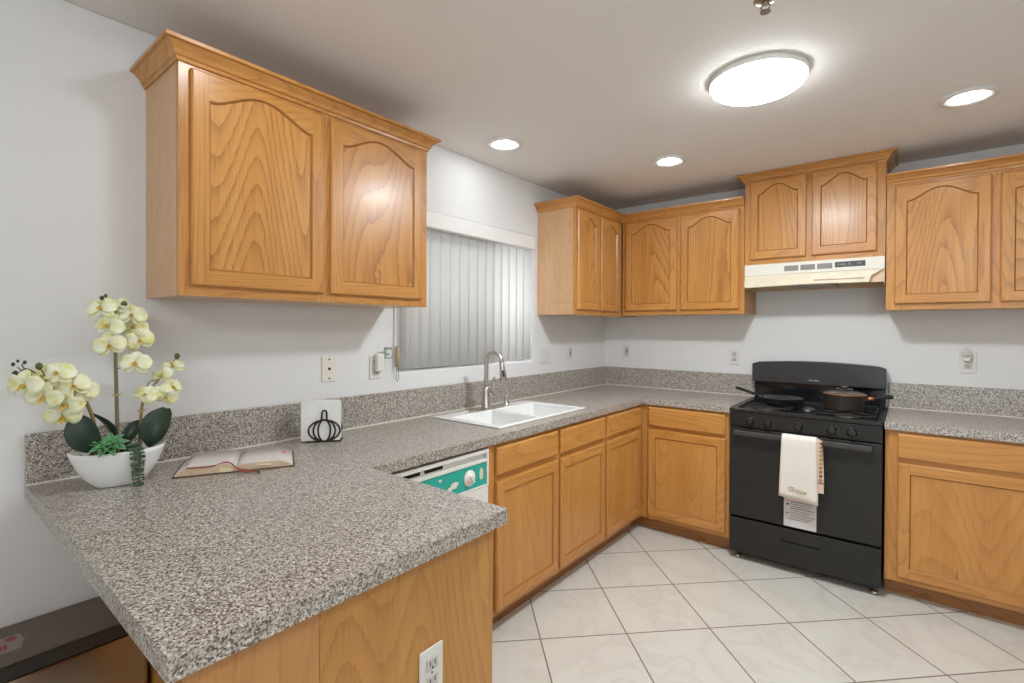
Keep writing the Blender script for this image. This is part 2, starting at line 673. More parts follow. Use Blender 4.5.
# window: frame, two panes, added dimming screen
bm = nb()
fx0, fx1 = -0.145, -0.105
for a, b, c, e in ((WD0, WD1, WZ0, WZ0 + 0.04), (WD0, WD1, WZ1 - 0.04, WZ1), (WD0, WD0 + 0.04, WZ0, WZ1), (WD1 - 0.04, WD1, WZ0, WZ1), (1.40, 1.45, WZ0, WZ1)):
    box(bm, fx0, fx1, a, b, c, e)
win = struct('window_1', bm, WHITE)
bm = nb(); box(bm, -0.128, -0.124, WD0 + 0.04, 1.40, WZ0 + 0.04, WZ1 - 0.04)
obj('pane', bm, GLASS, win)
bm = nb(); box(bm, -0.128, -0.124, 1.45, WD1 - 0.04, WZ0 + 0.04, WZ1 - 0.04)
obj('pane', bm, GLASS, win)
bm = nb(); box(bm, -0.140, -0.139, 1.45, WD1 - 0.04, WZ0 + 0.04, WZ1 - 0.04)  # unseen sheet added outside this pane to darken the slats in front
obj('dimming_screen', bm, SCREEN, win)


# ---------------------------------------------------------------- cabinet joinery
def face_back(d0):
    """frame on the back wall: (a, o, z) -> x = a, outward = +d"""
    return (lambda a, o, z: (a, d0 + o, z)), 'x'


def face_left(x0):
    """frame on the left wall: (a, o, z) -> d = a, outward = +x"""
    return (lambda a, o, z: (x0 + o, a, z)), 'y'


def door_bm(F, a0, a1, z0, z1, arch=0.0, st=0.049, t=0.020, shoulder=None, mid=None):
    """frame of a framed door (slot 0 upright grain, slot 1 rail grain), with routed inner bead; optional cathedral arch"""
    bm = nb()
    rail = 0.050
    ia0, ia1, iz0 = a0 + st, a1 - st, z0 + rail
    iz1 = z1 - (shoulder if shoulder is not None else rail)
    N = 28 if arch else 1

    def top(s, off=0.0):
        if not arch:
            return iz1 - off
        q = abs(2 * s - 1) / 0.93
        if q >= 1:
            return iz1 - off
        return iz1 + arch * (0.5 + 0.5 * math.cos(PI * q)) ** 0.7 - off

    ch = 0.005
    bead, dep = 0.006, 0.008
    up = [(i / N) for i in range(N + 1)]
    # front, in three strips of rails plus stiles
    def quad(p, mi, sm=False):
        f = bm.faces.new([bm.verts.new(F(*q)) for q in p])
        f.material_index = mi
    A0, A1, Z0, Z1 = a0 + ch, a1 - ch, z0 + ch, z1 - ch
    quad([(A0, t, Z0), (ia0, t, Z0), (ia0, t, Z1), (A0, t, Z1)], 0)
    quad([(ia1, t, Z0), (A1, t, Z0), (A1, t, Z1), (ia1, t, Z1)], 0)
    quad([(ia0, t, Z0), (ia1, t, Z0), (ia1, t, iz0), (ia0, t, iz0)], 1)
    w = ia1 - ia0
    for i in range(N):
        s0, s1 = up[i], up[i + 1]
        quad([(ia0 + w * s0, t, top(s0)), (ia0 + w * s1, t, top(s1)), (ia0 + w * s1, t, Z1), (ia0 + w * s0, t, Z1)], 1)
        # bead under the arch
        b0, b1 = ia0 + bead + (w - 2 * bead) * s0, ia0 + bead + (w - 2 * bead) * s1
        quad([(ia0 + w * s0, t, top(s0)), (ia0 + w * s1, t, top(s1)), (b1, t - dep, top(s1, bead)), (b0, t - dep, top(s0, bead))], 2)
    quad([(ia0, t, iz0), (ia1, t, iz0), (ia1 - bead, t - dep, iz0 + bead), (ia0 + bead, t - dep, iz0 + bead)], 2)
    quad([(ia0, t, iz0), (ia0, t, iz1), (ia0 + bead, t - dep, iz1 - bead), (ia0 + bead, t - dep, iz0 + bead)], 2)
    quad([(ia1, t, iz0), (ia1, t, iz1), (ia1 - bead, t - dep, iz1 - bead), (ia1 - bead, t - dep, iz0 + bead)], 2)
    # outer chamfer and sides
    O = [(a0, z0), (a1, z0), (a1, z1), (a0, z1)]
    I = [(A0, Z0), (A1, Z0), (A1, Z1), (A0, Z1)]
    for i in range(4):
        j = (i + 1) % 4
        mi = 1 if i in (0, 2) else 0
        quad([(I[i][0], t, I[i][1]), (I[j][0], t, I[j][1]), (O[j][0], t - ch, O[j][1]), (O[i][0], t - ch, O[i][1])], mi)
        quad([(O[i][0], t - ch, O[i][1]), (O[j][0], t - ch, O[j][1]), (O[j][0], 0.001, O[j][1]), (O[i][0], 0.001, O[i][1])], mi)
    quad([(a, 0.001, z) for a, z in O], 0)
    bmesh.ops.remove_doubles(bm, verts=bm.verts, dist=0.00005)
    # the panel behind
    pb = nb()
    ptop = iz1 + arch - bead + 0.004
    ps = [F(ia0 + bead - 0.004, t - dep + 0.0005, iz0 + bead - 0.004), F(ia1 - bead + 0.004, t - dep + 0.0005, iz0 + bead - 0.004)]
    if arch:
        poly = [F(ia0 + bead - 0.003, t - dep, iz0 + bead - 0.003), F(ia1 - bead + 0.003, t - dep, iz0 + bead - 0.003)]
        for i in range(N, -1, -1):
            s = up[i]
            poly.append(F(ia0 + bead + (w - 2 * bead) * s, t - dep, top(s, bead) + 0.003))
    else:
        poly = [F(ia0 + bead - 0.003, t - dep, iz0 + bead - 0.003), F(ia1 - bead + 0.003, t - dep, iz0 + bead - 0.003),
                F(ia1 - bead + 0.003, t - dep, iz1 - bead + 0.003), F(ia0 + bead - 0.003, t - dep, iz1 - bead + 0.003)]
    e = Vector(F(0, -0.005, 0)) - Vector(F(0, 0, 0))
    prism(pb, poly, e)
    return bm, pb


def door(root, FA, a0, a1, z0, z1, **kw):
    F, ax = FA
    fb, pb = door_bm(F, a0, a1, z0, z1, **kw)
    dr = obj('door', fb, [OAK['z'], OAK[ax], OAK_BEAD], root)
    obj('door_panel', pb, OAK_PANEL if kw.get('arch') else OAK_FLAT, dr)
    return dr


def drawer(root, FA, a0, a1, z0, z1):
    F, ax = FA
    bm = nb()
    t, ch = 0.020, 0.008
    O = [(a0, z0), (a1, z0), (a1, z1), (a0, z1)]
    I = [(a0 + ch, z0 + ch), (a1 - ch, z0 + ch), (a1 - ch, z1 - ch), (a0 + ch, z1 - ch)]
    vo = [bm.verts.new(F(a, 0.001, z)) for a, z in O]
    vm = [bm.verts.new(F(a, t - 0.006, z)) for a, z in O]
    vi = [bm.verts.new(F(a, t, z)) for a, z in I]
    for i in range(4):
        j = (i + 1) % 4
        bm.faces.new((vo[i], vo[j], vm[j], vm[i]))
        bm.faces.new((vm[i], vm[j], vi[j], vi[i]))
    bm.faces.new(vi)
    bm.faces.new(vo[::-1])
    return obj('drawer_front', bm, OAK[ax], root)


def crown(root, path, z0=2.205, mats=None, h=0.057, out=0.046):
    """mitred crown moulding swept along a plan path [(x, d)], room side on the right-hand offset"""
    prof = [(0.0, 0.0), (0.006, 0.0), (0.008, 0.010), (0.014, 0.014), (0.018, 0.026), (0.030, 0.038), (0.036, 0.044), (out, 0.046), (out, h), (0.0, h)]
    prof = [(a, b * h / 0.057) for a, b in prof]
    pts = [Vector((p[0], p[1])) for p in path]
    n = len(pts)
    offs = []
    for i in range(n):
        def nrm(a, b):
            t = (b - a).normalized()
            return Vector((t.y, -t.x))
        if i == 0:
            offs.append(nrm(pts[0], pts[1]))
        elif i == n - 1:
            offs.append(nrm(pts[-2], pts[-1]))
        else:
            n1, n2 = nrm(pts[i - 1], pts[i]), nrm(pts[i], pts[i + 1])
            b = (n1 + n2).normalized()
            offs.append(b / b.dot(n1))
    bm = nb()
    for i in range(n - 1):
        t = pts[i + 1] - pts[i]
        mi = 0 if abs(t.x) > abs(t.y) else 1
        A = [bm.verts.new((*(pts[i] + offs[i] * o), z0 + z)) for o, z in prof]
        B = [bm.verts.new((*(pts[i + 1] + offs[i + 1] * o), z0 + z)) for o, z in prof]
        for k in range(len(prof)):
            k2 = (k + 1) % len(prof)
            bm.faces.new((A[k], A[k2], B[k2], B[k])).material_index = mi
        if i == 0:
            bm.faces.new(A[::-1]).material_index = mi
        if i == n - 2:
            bm.faces.new(B).material_index = mi
    bmesh.ops.remove_doubles(bm, verts=bm.verts, dist=0.00005)
    return obj('crown_moulding', bm, [OAK['x'], OAK['y']], root)


def face_frame(root, FA, a0, a1, z0, z1, sts, rails, t=0.019):
    """stiles at [(a, b)], rails at [(z, z, a, b)] on a carcass front; slot 0 upright, slot 1 along"""
    F, ax = FA
    bm = nb()

    def bx(a, b, c, e, mi):
        p0, p1 = F(a, -t, c), F(b, 0.0, e)
        box(bm, min(p0[0], p1[0]), max(p0[0], p1[0]), min(p0[1], p1[1]), max(p0[1], p1[1]), c, e, mi)
    for a, b in sts:
        bx(a, b, z0, z1, 0)
    for c, e, a, b in rails:
        bx(a, b, c, e, 1)
    return obj('face_frame', bm, [OAK['z'], OAK[ax]], root)


UZ0 = 1.486            # underside of the wall cabinets
G_WALLCAB = None

# --- wall cabinet left of the window
r = thing('wall_cabinet', 'large two-door oak wall cabinet left of the window, above the orchid', 'cabinet', 0.155, 2.80, UZ0)
FA = face_left(0.313)
bm = nb(); box(bm, 0.0, 0.294, 2.305, 3.300, UZ0, 2.225)
obj('carcass', bm, OAK_SIDE, r)
face_frame(r, FA, 2.305, 3.30, UZ0, 2.225, [(2.305, 2.36), (2.76, 2.86), (3.245, 3.30)], [(UZ0, 1.535, 2.36, 2.76), (UZ0, 1.535, 2.86, 3.245), (2.16, 2.225, 2.36, 2.76), (2.16, 2.225, 2.86, 3.245)])
door(r, FA, 2.826, 3.270, 1.518, 2.188, arch=0.060, shoulder=0.086)
door(r, FA, 2.343, 2.797, 1.518, 2.188, arch=0.060, shoulder=0.086)
crown(r, [(0.0, 3.300), (0.313, 3.300), (0.313, 2.305), (0.0, 2.305)][::-1], z0=2.203)

# --- wall cabinet right of the window, in the corner
r = thing('wall_cabinet', 'narrow two-door oak wall cabinet right of the window, in the room corner', 'cabinet', 0.155, 0.5, UZ0)
bm = nb(); box(bm, 0.0, 0.294, 0.002, 1.001, UZ0, 2.225)
obj('carcass', bm, OAK_SIDE, r)
face_frame(r, FA, 0.334, 1.001, UZ0, 2.225, [(0.334, 0.40), (0.66, 0.72), (0.965, 1.001)], [(UZ0, 1.535, 0.40, 0.66), (UZ0, 1.535, 0.72, 0.965), (2.16, 2.225, 0.40, 0.66), (2.16, 2.225, 0.72, 0.965)])
door(r, FA, 0.702, 1.003 - 0.012, 1.518, 2.190, arch=0.052, shoulder=0.086)
door(r, FA, 0.384, 0.676, 1.518, 2.190, arch=0.052, shoulder=0.086)
crown(r, [(0.0, 1.001), (0.313, 1.001), (0.313, 0.314)][::-1], z0=2.205)

# --- back wall cabinet between corner and hood
FB = face_back(0.313)
r = thing('wall_cabinet', 'two-door oak wall cabinet on the back wall, between the corner and the range hood', 'cabinet', 0.76, 0.155, UZ0 + 0.008)
Z = UZ0 + 0.008
bm = nb(); box(bm, 0.316, 1.196, 0.002, 0.294, Z, 2.225)
obj('carcass', bm, OAK_SIDE, r)
bm = nb(); box(bm, 1.1965, 1.1985, 0.002, 0.3125, Z, 1.81)
obj('end_panel', bm, OAK['z'], r)
face_frame(r, FB, 0.316, 1.196, Z, 2.225, [(0.316, 0.38), (0.71, 0.81), (1.14, 1.196)], [(Z, 1.545, 0.38, 0.71), (Z, 1.545, 0.81, 1.14), (2.16, 2.225, 0.38, 0.71), (2.16, 2.225, 0.81, 1.14)])
door(r, FB, 0.346, 0.744, 1.526, 2.196, arch=0.059, shoulder=0.086)
door(r, FB, 0.774, 1.166, 1.526, 2.196, arch=0.059, shoulder=0.086)
crown(r, [(0.3135, 0.313), (1.196, 0.313)][::-1], z0=2.208)

# --- cabinet over the hood
r = thing('wall_cabinet', 'short raised two-door oak wall cabinet directly over the range hood, reaching the ceiling', 'cabinet', 1.57, 0.155, 1.812)
bm = nb(); box(bm, 1.200, 1.946, 0.002, 0.294, 1.812, 2.38)
obj('carcass', bm, OAK_SIDE, r)
face_frame(r, FB, 1.200, 1.946, 1.812, 2.38, [(1.200, 1.26), (1.53, 1.61), (1.886, 1.946)], [(1.812, 1.87, 1.26, 1.53), (1.812, 1.87, 1.61, 1.886), (2.33, 2.38, 1.26, 1.53), (2.33, 2.38, 1.61, 1.886)])
door(r, FB, 1.233, 1.554, 1.845, 2.352, arch=0.058, shoulder=0.088, st=0.045)
door(r, FB, 1.584, 1.906, 1.845, 2.352, arch=0.058, shoulder=0.088, st=0.045)
crown(r, [(1.200, 0.0), (1.200, 0.313), (1.946, 0.313), (1.946, 0.0)][::-1], z0=2.349, h=0.0552, out=0.050)

# --- wall cabinet right of the hood
r = thing('wall_cabinet', 'two-door oak wall cabinet right of the range hood, cut by the photo edge', 'cabinet', 2.4, 0.155, UZ0 + 0.016)
Z = UZ0 + 0.018
bm = nb(); box(bm, 1.950, 2.850, 0.002, 0.294, Z, 2.225)
obj('carcass', bm, OAK_SIDE, r)
face_frame(r, FB, 1.950, 2.850, Z, 2.225, [(1.950, 2.02), (2.35, 2.45), (2.79, 2.850)], [(Z, 1.56, 2.02, 2.35), (Z, 1.56, 2.45, 2.79), (2.16, 2.225, 2.02, 2.35), (2.16, 2.225, 2.45, 2.79)])
door(r, FB, 1.989, 2.382, 1.536, 2.192, arch=0.059, shoulder=0.086)
door(r, FB, 2.416, 2.812, 1.536, 2.192, arch=0.059, shoulder=0.086)
crown(r, [(1.950, 0.313), (2.850, 0.313)][::-1], z0=2.208)

# ---------------------------------------------------------------- base cabinets
CT0, CT1 = 0.8755, 0.915        # worktop underside and top
TOE = 0.092
FLb = face_left(0.610)
FBb = face_back(0.610)
ZD0, ZD1, ZR0, ZR1 = 0.118, 0.700, 0.728, 0.855

r = thing('base_cabinet', 'oak sink base cabinet with two doors under the white sink', 'cabinet', 0.3, 1.67, 0)
bm = nb(); box(bm, 0.02, 0.591, 1.150, 2.205, TOE, TOE + 0.016); box(bm, 0.02, 0.591, 1.150, 1.166, TOE, CT0); box(bm, 0.02, 0.591, 2.189, 2.205, TOE, CT0); box(bm, 0.005, 0.02, 1.150, 2.205, TOE, CT0)
obj('carcass', bm, OAK_SIDE, r)
face_frame(r, FLb, 1.150, 2.205, TOE, CT0, [(1.150, 1.19), (1.61, 1.69), (2.13, 2.205)], [(z, y, a, b) for a, b in ((1.19, 1.61), (1.69, 2.13)) for z, y in ((TOE, 0.15), (0.67, 0.76), (0.83, CT0))])
door(r, FLb, 1.666, 2.162, ZD0, ZD1)
door(r, FLb, 1.160, 1.645, ZD0, ZD1)
drawer(r, FLb, 1.672, 2.162, ZR0, ZR1)
drawer(r, FLb, 1.162, 1.645, ZR0, ZR1)
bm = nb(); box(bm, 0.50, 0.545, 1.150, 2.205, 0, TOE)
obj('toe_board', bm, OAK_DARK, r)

r = thing('base_cabinet', 'oak corner base cabinet with one narrow door right of the sink doors', 'cabinet', 0.3, 0.9, 0)
bm = nb(); box(bm, 0.02, 0.591, 0.02, 1.147, TOE, CT0)
obj('carcass', bm, OAK_SIDE, r)
face_frame(r, FLb, 0.6105, 1.147, TOE, CT0, [(0.6105, 0.68), (1.10, 1.147)], [(z, y, 0.68, 1.10) for z, y in ((TOE, 0.15), (0.67, 0.76), (0.83, CT0))])
door(r, FLb, 0.648, 1.131, ZD0, ZD1)
drawer(r, FLb, 0.640, 1.126, ZR0, ZR1)
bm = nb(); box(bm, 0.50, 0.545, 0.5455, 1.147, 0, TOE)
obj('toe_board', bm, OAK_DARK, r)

r = thing('base_cabinet', 'oak base cabinet with drawer and door just left of the black range', 'cabinet', 0.92, 0.3, 0)
bm = nb(); box(bm, 0.595, 1.196, 0.02, 0.591, TOE, CT0)
obj('carcass', bm, OAK_SIDE, r)
face_frame(r, FBb, 0.6125, 1.196, TOE, CT0, [(0.6125, 0.70), (1.14, 1.196)], [(z, y, 0.70, 1.14) for z, y in ((TOE, 0.15), (0.67, 0.76), (0.83, CT0))])
door(r, FBb, 0.667, 1.172, ZD0 + 0.004, ZD1 + 0.008)
drawer(r, FBb, 0.666, 1.170, ZR0 + 0.003, ZR1 + 0.004)
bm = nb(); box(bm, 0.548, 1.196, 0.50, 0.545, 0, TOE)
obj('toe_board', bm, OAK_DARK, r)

r = thing('base_cabinet', 'oak base cabinet with wide drawer right of the black range', 'cabinet', 2.5, 0.3, 0)
bm = nb(); box(bm, 1.963, 3.02, 0.02, 0.591, TOE, CT0)
obj('carcass', bm, OAK_SIDE, r)
face_frame(r, FBb, 1.963, 3.02, TOE, CT0, [(1.963, 2.04), (2.56, 2.66), (2.95, 3.02)], [(z, y, a, b) for a, b in ((2.04, 2.56), (2.66, 2.95)) for z, y in ((TOE, 0.15), (0.67, 0.76), (0.83, CT0))])
dr = door(r, FBb, 2.015, 2.595, ZD0 + 0.004, ZD1 + 0.008)
bm = nb()
prism(bm, [(2.245, 0.6235, 0.178), (2.2475, 0.6235, 0.178), (2.2468, 0.6235, 0.26)], (0, 0.0005, 0))
obj('split', bm, SEAM, dr)
drawer(r, FBb, 2.013, 2.595, ZR0 + 0.003, ZR1 + 0.004)
door(r, FBb, 2.625, 2.985, ZD0 + 0.004, ZD1 + 0.008)
drawer(r, FBb, 2.625, 2.985, ZR0 + 0.003, ZR1 + 0.004)
bm = nb(); box(bm, 1.963, 3.02, 0.50, 0.53, 0, TOE)
obj('toe_board', bm, OAK_DARK, r)

# peninsula base
PX = 1.200
r = thing('peninsula_cabinet', 'oak peninsula base with plain end panel under the speckled worktop', 'cabinet', 0.6, 3.1, 0)
bm = nb(); box(bm, 0.02, PX - 0.02, 2.870, 3.330, TOE, CT0)
obj('carcass', bm, OAK_SIDE, r)
bm = nb(); box(bm, 0.004, PX - 0.02, 3.3305, 3.345, 0, CT0)
obj('back_panel', bm, OAK_END, r)
bm = nb(); box(bm, PX - 0.0195, PX, 2.850, 3.345, 0, CT0)
obj('end_panel', bm, OAK_END, r, bevel=0.001)
bm = nb(); box(bm, PX - 0.0195, PX + 0.002, 3.3465, 3.565, 0, CT0)
obj('wing_panel', bm, OAK_WING, r, bevel=0.001)
FPk = (lambda a, o, z: (a, 2.870 - o, z)), 'x'
door(r, FPk, 0.68, 1.15, ZD0, ZD1)
drawer(r, FPk, 0.68, 1.15, ZR0, ZR1)
bm = nb(); box(bm, 0.64, PX - 0.02, 2.93, 2.95, 0, TOE)
obj('toe_board', bm, OAK_DARK, r)

# ---------------------------------------------------------------- worktops
DF = 0.635
PD0, PD1, PXE = 2.8363, 3.602, 1.2393
SK = (0.128, 0.545, 1.305, 2.055)       # sink cut-out
r = thing('worktop', 'grey speckled worktop running round the sink corner and out over the peninsula', 'worktop', 0.6, 1.8, CT0)
bm = nb()


def in_top(x, d):
    if SK[0] < x < SK[1] and SK[2] < d < SK[3]:
        return False
    return x < DF or d < DF and x < 1.2 or (d > PD0 and x < PXE)


cells(bm, [0.002, SK[0], SK[1], DF, 1.2, PXE], [0.002, DF, SK[2], SK[3], PD0, PD1], in_top, CT0, CT1)
obj('slab', bm, COUNTER, r, bevel=0.0012)
bm = nb()
cells(bm, [0.002, 0.021, 1.2], [0.002, 0.021, PD1], lambda x, d: x < 0.021 or d < 0.021, CT1 + 0.0005, 1.067)
obj('backsplash', bm, COUNTER, r, bevel=0.002)
bm = nb()
cells(bm, [0.021, 0.026, 1.2], [0.021, 0.026, PD1], lambda x, d: x < 0.026 or d < 0.026, CT1, CT1 + 0.004)
obj('caulk_line', bm, CAULK, r)

r = thing('worktop', 'short grey speckled worktop right of the range', 'worktop', 2.5, 0.3, CT0)
bm = nb(); box(bm, 1.960, 3.02, 0.002, DF, CT0, CT1)
obj('slab', bm, COUNTER, r, bevel=0.0012)
bm = nb(); box(bm, 1.960, 3.02, 0.002, 0.021, CT1 + 0.0005, 1.067)
obj('backsplash', bm, COUNTER, r, bevel=0.002)
bm = nb(); box(bm, 1.960, 3.02, 0.021, 0.026, CT1, CT1 + 0.004)
obj('caulk_line', bm, CAULK, r)

# ---------------------------------------------------------------- sink and tap
r = thing('sink', 'white double-bowl drop-in sink in the worktop under the window', 'sink', 0.335, 1.68, 0.74)
bm = nb()
sx0, sx1, sd0, sd1 = 0.108, 0.562, 1.285, 2.072
B1, B2 = (0.205, 0.530, 1.325, 1.690), (0.205, 0.530, 1.720, 2.035)
xs = [sx0, B1[0], B1[1], sx1]
ds = [sd0, B1[2], B1[3], B2[2], B2[3], sd1]
inb = lambda x, d: any(b[0] < x < b[1] and b[2] < d < b[3] for b in (B1, B2))
cells(bm, xs, ds, lambda x, d: not inb(x, d), CT1 + 0.0005, CT1 + 0.010)
obj('rim', bm, PORCELAIN, r, bevel=0.006, seg=3)
for b, dep in ((B1, 0.175), (B2, 0.165)):
    bm = nb()
    zt, zb = CT1 + 0.006, CT1 - dep
    k = 0.03
    T = [(b[0], b[2]), (b[1], b[2]), (b[1], b[3]), (b[0], b[3])]
    Bt = [(b[0] + k, b[2] + k), (b[1] - k, b[2] + k), (b[1] - k, b[3] - k), (b[0] + k, b[3] - k)]
    e = 0.004
    To = [(b[0] - e, b[2] - e), (b[1] + e, b[2] - e), (b[1] + e, b[3] + e), (b[0] - e, b[3] + e)]
    Bo = [(x, y) for x, y in Bt]
    vt = [bm.verts.new((*p, zt)) for p in T]
    vb = [bm.verts.new((*p, zb)) for p in Bt]
    vto = [bm.verts.new((*p, zt)) for p in To]
    vbo = [bm.verts.new((*p, zb - e)) for p in Bo]
    for i in range(4):
        j = (i + 1) % 4
        bm.faces.new((vt[i], vt[j], vb[j], vb[i]))
        bm.faces.new((vto[i], vto[j], vbo[j], vbo[i]))
        bm.faces.new((vt[i], vt[j], vto[j], vto[i]))
    bm.faces.new(vb)
    bm.faces.new(vbo[::-1])
    o = obj('bowl', bm, PORCELAIN, r, bevel=0.018, seg=4)
    cx, cd = (b[0] + b[1]) / 2, (b[2] + b[3]) / 2
    bm = nb()
    lathe(bm, (cx, cd, zb), [(0.0, 0.002), (0.03, 0.002), (0.034, 0.004), (0.043, 0.004), (0.045, 0.001)], 28)
    obj('drain', bm, CHROME, o)

ZS = CT1 + 0.0105
r = thing('kitchen_faucet', 'brushed nickel gooseneck faucet standing behind the white sink', 'faucet', 0.165, 1.72, ZS)
bm = nb()
poly = []
for i in range(24):
    a = i * 2 * PI / 24
    poly.append((0.165 + 0.028 * math.cos(a), 1.715 + (0.115 if math.sin(a) > 0 else -0.115) + 0.025 * math.sin(a), ZS))
prism(bm, poly, (0, 0, 0.006))
obj('deck_plate', bm, STEEL, r, bevel=0.002)
bm = nb()
fx, fd = 0.165, 1.722
lathe(bm, (fx, fd, ZS + 0.006), [(0.026, 0), (0.026, 0.006), (0.0235, 0.010), (0.0225, 0.10), (0.021, 0.115), (0.0145, 0.125)], 28)
obj('body', bm, STEEL, r)
bm = nb()
pts = [(fx, fd, ZS + 0.125), (fx, fd, ZS + 0.20)]
R = 0.048
for i in range(1, 15):
    a = PI - i * PI / 15 * 1.06
    pts.append((fx + 0.95 * (R + R * math.cos(a)), fd - 0.28 * (R + R * math.cos(a)), ZS + 0.270 + R * 1.15 * math.sin(a)))
pts = pts[:2] + [(fx, fd, ZS + 0.25)] + pts[2:]
tube(bm, pts, 0.0125, 14)
obj('spout', bm, STEEL, r)
e = Vector(pts[-1]); t = (e - Vector(pts[-2])).normalized()
bm = nb()
tube(bm, [e - t * 0.005, e + t * 0.02, e + t * 0.055, e + t * 0.105, e + t * 0.11], [0.0135, 0.015, 0.0175, 0.020, 0.016], 18)
sh = obj('spray_head', bm, STEEL, r)
bm = nb()
side = Vector((0.75, 0.66, 0)).normalized()
rbox(bm, e + t * 0.062 + side * 0.0172, side, t, side.cross(t), 0.003, 0.018, 0.006)
obj('spray_button', bm, BLACK, sh, bevel=0.002)
bm = nb()
hx = Vector((fx, fd, ZS + 0.085))
hd = Vector((0.45, -0.75, 0)).normalized()
tube(bm, [hx + hd * 0.015, hx + hd * 0.042], [0.016, 0.015], 16)
tube(bm, [hx + hd * 0.036, hx + hd * 0.040 + Vector((0, 0, 0.03)), hx + hd * 0.048 + Vector((0, 0, 0.10))], [0.011, 0.008, 0.0055], 12)
obj('lever', bm, STEEL, r)

bm = nb()
lathe(bm, (0.16, 1.535, ZS), [(0.020, 0), (0.020, 0.004), (0.0155, 0.007), (0.0155, 0.045), (0.017, 0.05), (0.0165, 0.060), (0.0, 0.062)], 24)
tag(obj('dishwasher_air_gap', bm, STEEL), 'small nickel air-gap cap on the sink rim right of the faucet', 'tap fitting')

# ---------------------------------------------------------------- dishwasher
r = thing('dishwasher', 'white dishwasher with teal control panel, half hidden behind the peninsula worktop', 'dishwasher', 0.33, 2.52, 0)
D0, D1 = 2.216, 2.822
bm = nb(); box(bm, 0.03, 0.585, D0, D1, 0.09, 0.862)
obj('tub', bm, WHITE_PLASTIC, r)
bm = nb(); box(bm, 0.5855, 0.622, D0, D1, 0.105, 0.700)
obj('door', bm, WHITE_PLASTIC, r, bevel=0.004)
bm = nb()
box(bm, 0.5855, 0.617, D0, D1, 0.701, 0.820)
box(bm, 0.5855, 0.625, D0, D1, 0.846, 0.862)
box(bm, 0.5855, 0.625, D0, D0 + 0.012, 0.701, 0.846)
box(bm, 0.5855, 0.625, D1 - 0.012, D1, 0.701, 0.846)
box(bm, 0.5855, 0.605, D0 + 0.012, D1 - 0.012, 0.820, 0.846)
box(bm, 0.617, 0.624, D0 + 0.012, D1 - 0.012, 0.808, 0.820)
box(bm, 0.617, 0.624, D0 + 0.012, D1 - 0.012, 0.701, 0.709)
cp = obj('control_panel', bm, WHITE_PLASTIC, r, bevel=0.0015)
bm = nb(); box(bm, 0.6172, 0.6195, D0 + 0.013, D1 - 0.013, 0.7095, 0.8075)
film = obj('control_film', bm, TEAL, cp)
bm = nb()
for a, b in ((2.475, 2.57), (2.592, 2.70)):
    box(bm, 0.606, 0.6075, a, b, 0.826, 0.840)
obj('vent_slot', bm, SEAM, cp)
bm = nb()
lathe(bm, (0.6196, 2.335, 0.758), [(0.034, 0.0), (0.034, 0.004), (0.030, 0.006), (0.022, 0.008), (0.020, 0.015), (0.0, 0.016)], 30, axis=(1, 0, 0))
rbox(bm, (0.6375, 2.335, 0.758), (1, 0, 0), (0, 0.6, 0.8), (0, -0.8, 0.6), 0.004, 0.019, 0.004)
obj('dial', bm, WHITE_PLASTIC, cp)
bm = nb()
prism(bm, [(0.6197, 2.26 + 0.012 * math.cos(a), 0.761 + 0.026 * math.sin(a)) for a in [i * PI / 8 for i in range(16)]], (0.0008, 0, 0))
obj('marking', bm, TORN, cp)
for (a, b, s_) in ((2.42, 0.748, 0.020), (2.445, 0.738, 0.013), (2.50, 0.785, 0.008)):
    bm = nb()
    prism(bm, [(0.6197, a + s_ * math.cos(t_) * (1 + 0.3 * math.sin(3 * t_)), b + s_ * 0.7 * math.sin(t_)) for t_ in [i * PI / 6 for i in range(12)]], (0.0006, 0, 0))
    obj('worn_patch', bm, WHITE_PLASTIC, cp)
bm = nb(); box(bm, 0.50, 0.53, D0, D1, 0.0, 0.09)
obj('kick_plate', bm, BLACK_SATIN, r)

# ---------------------------------------------------------------- range
X0, X1 = 1.2035, 1.955
XC = (X0 + X1) / 2
r = thing('gas_range', 'black freestanding gas range standing below the hood on the back wall', 'stove', XC, 0.34, 0)
bm = nb(); box(bm, X0 + 0.004, X1 - 0.004, 0.03, 0.625, 0.045, 0.893)
obj('body', bm, BLACK_SATIN, r, bevel=0.003)
# cooktop: tray with raised rim
bm = nb()
box(bm, X0, X1, 0.04, 0.655, 0.8935, 0.901)
box(bm, X0, X1, 0.615, 0.668, 0.893, 0.913)
box(bm, X0, X0 + 0.030, 0.04, 0.62, 0.900, 0.913)
box(bm, X1 - 0.030, X1, 0.04, 0.62, 0.900, 0.913)
box(bm, X0, X1, 0.04, 0.115, 0.900, 0.913)
ct = obj('cooktop', bm, BLACK, r, bevel=0.004, seg=3)
for bx_, bd in ((1.385, 0.49), (1.385, 0.235), (1.785, 0.49), (1.785, 0.235)):
    bm = nb()
    lathe(bm, (bx_, bd, 0.901), [(0.058, 0), (0.056, 0.004), (0.038, 0.007), (0.036, 0.014)], 30)
    bn = obj('burner', bm, BURNER, r)
    bm = nb()
    lathe(bm, (bx_, bd, 0.9152), [(0.030, 0), (0.031, 0.004), (0.026, 0.007), (0.0, 0.008)], 28)
    obj('burner_cap', bm, IRON, bn)
bm = nb()
lathe(bm, (1.585, 0.40, 0.901), [(0.062, 0), (0.060, 0.008), (0.045, 0.016), (0.0, 0.022)], 32, sx=0.62)
obj('centre_burner', bm, BURNER, r)
GZ = 0.924
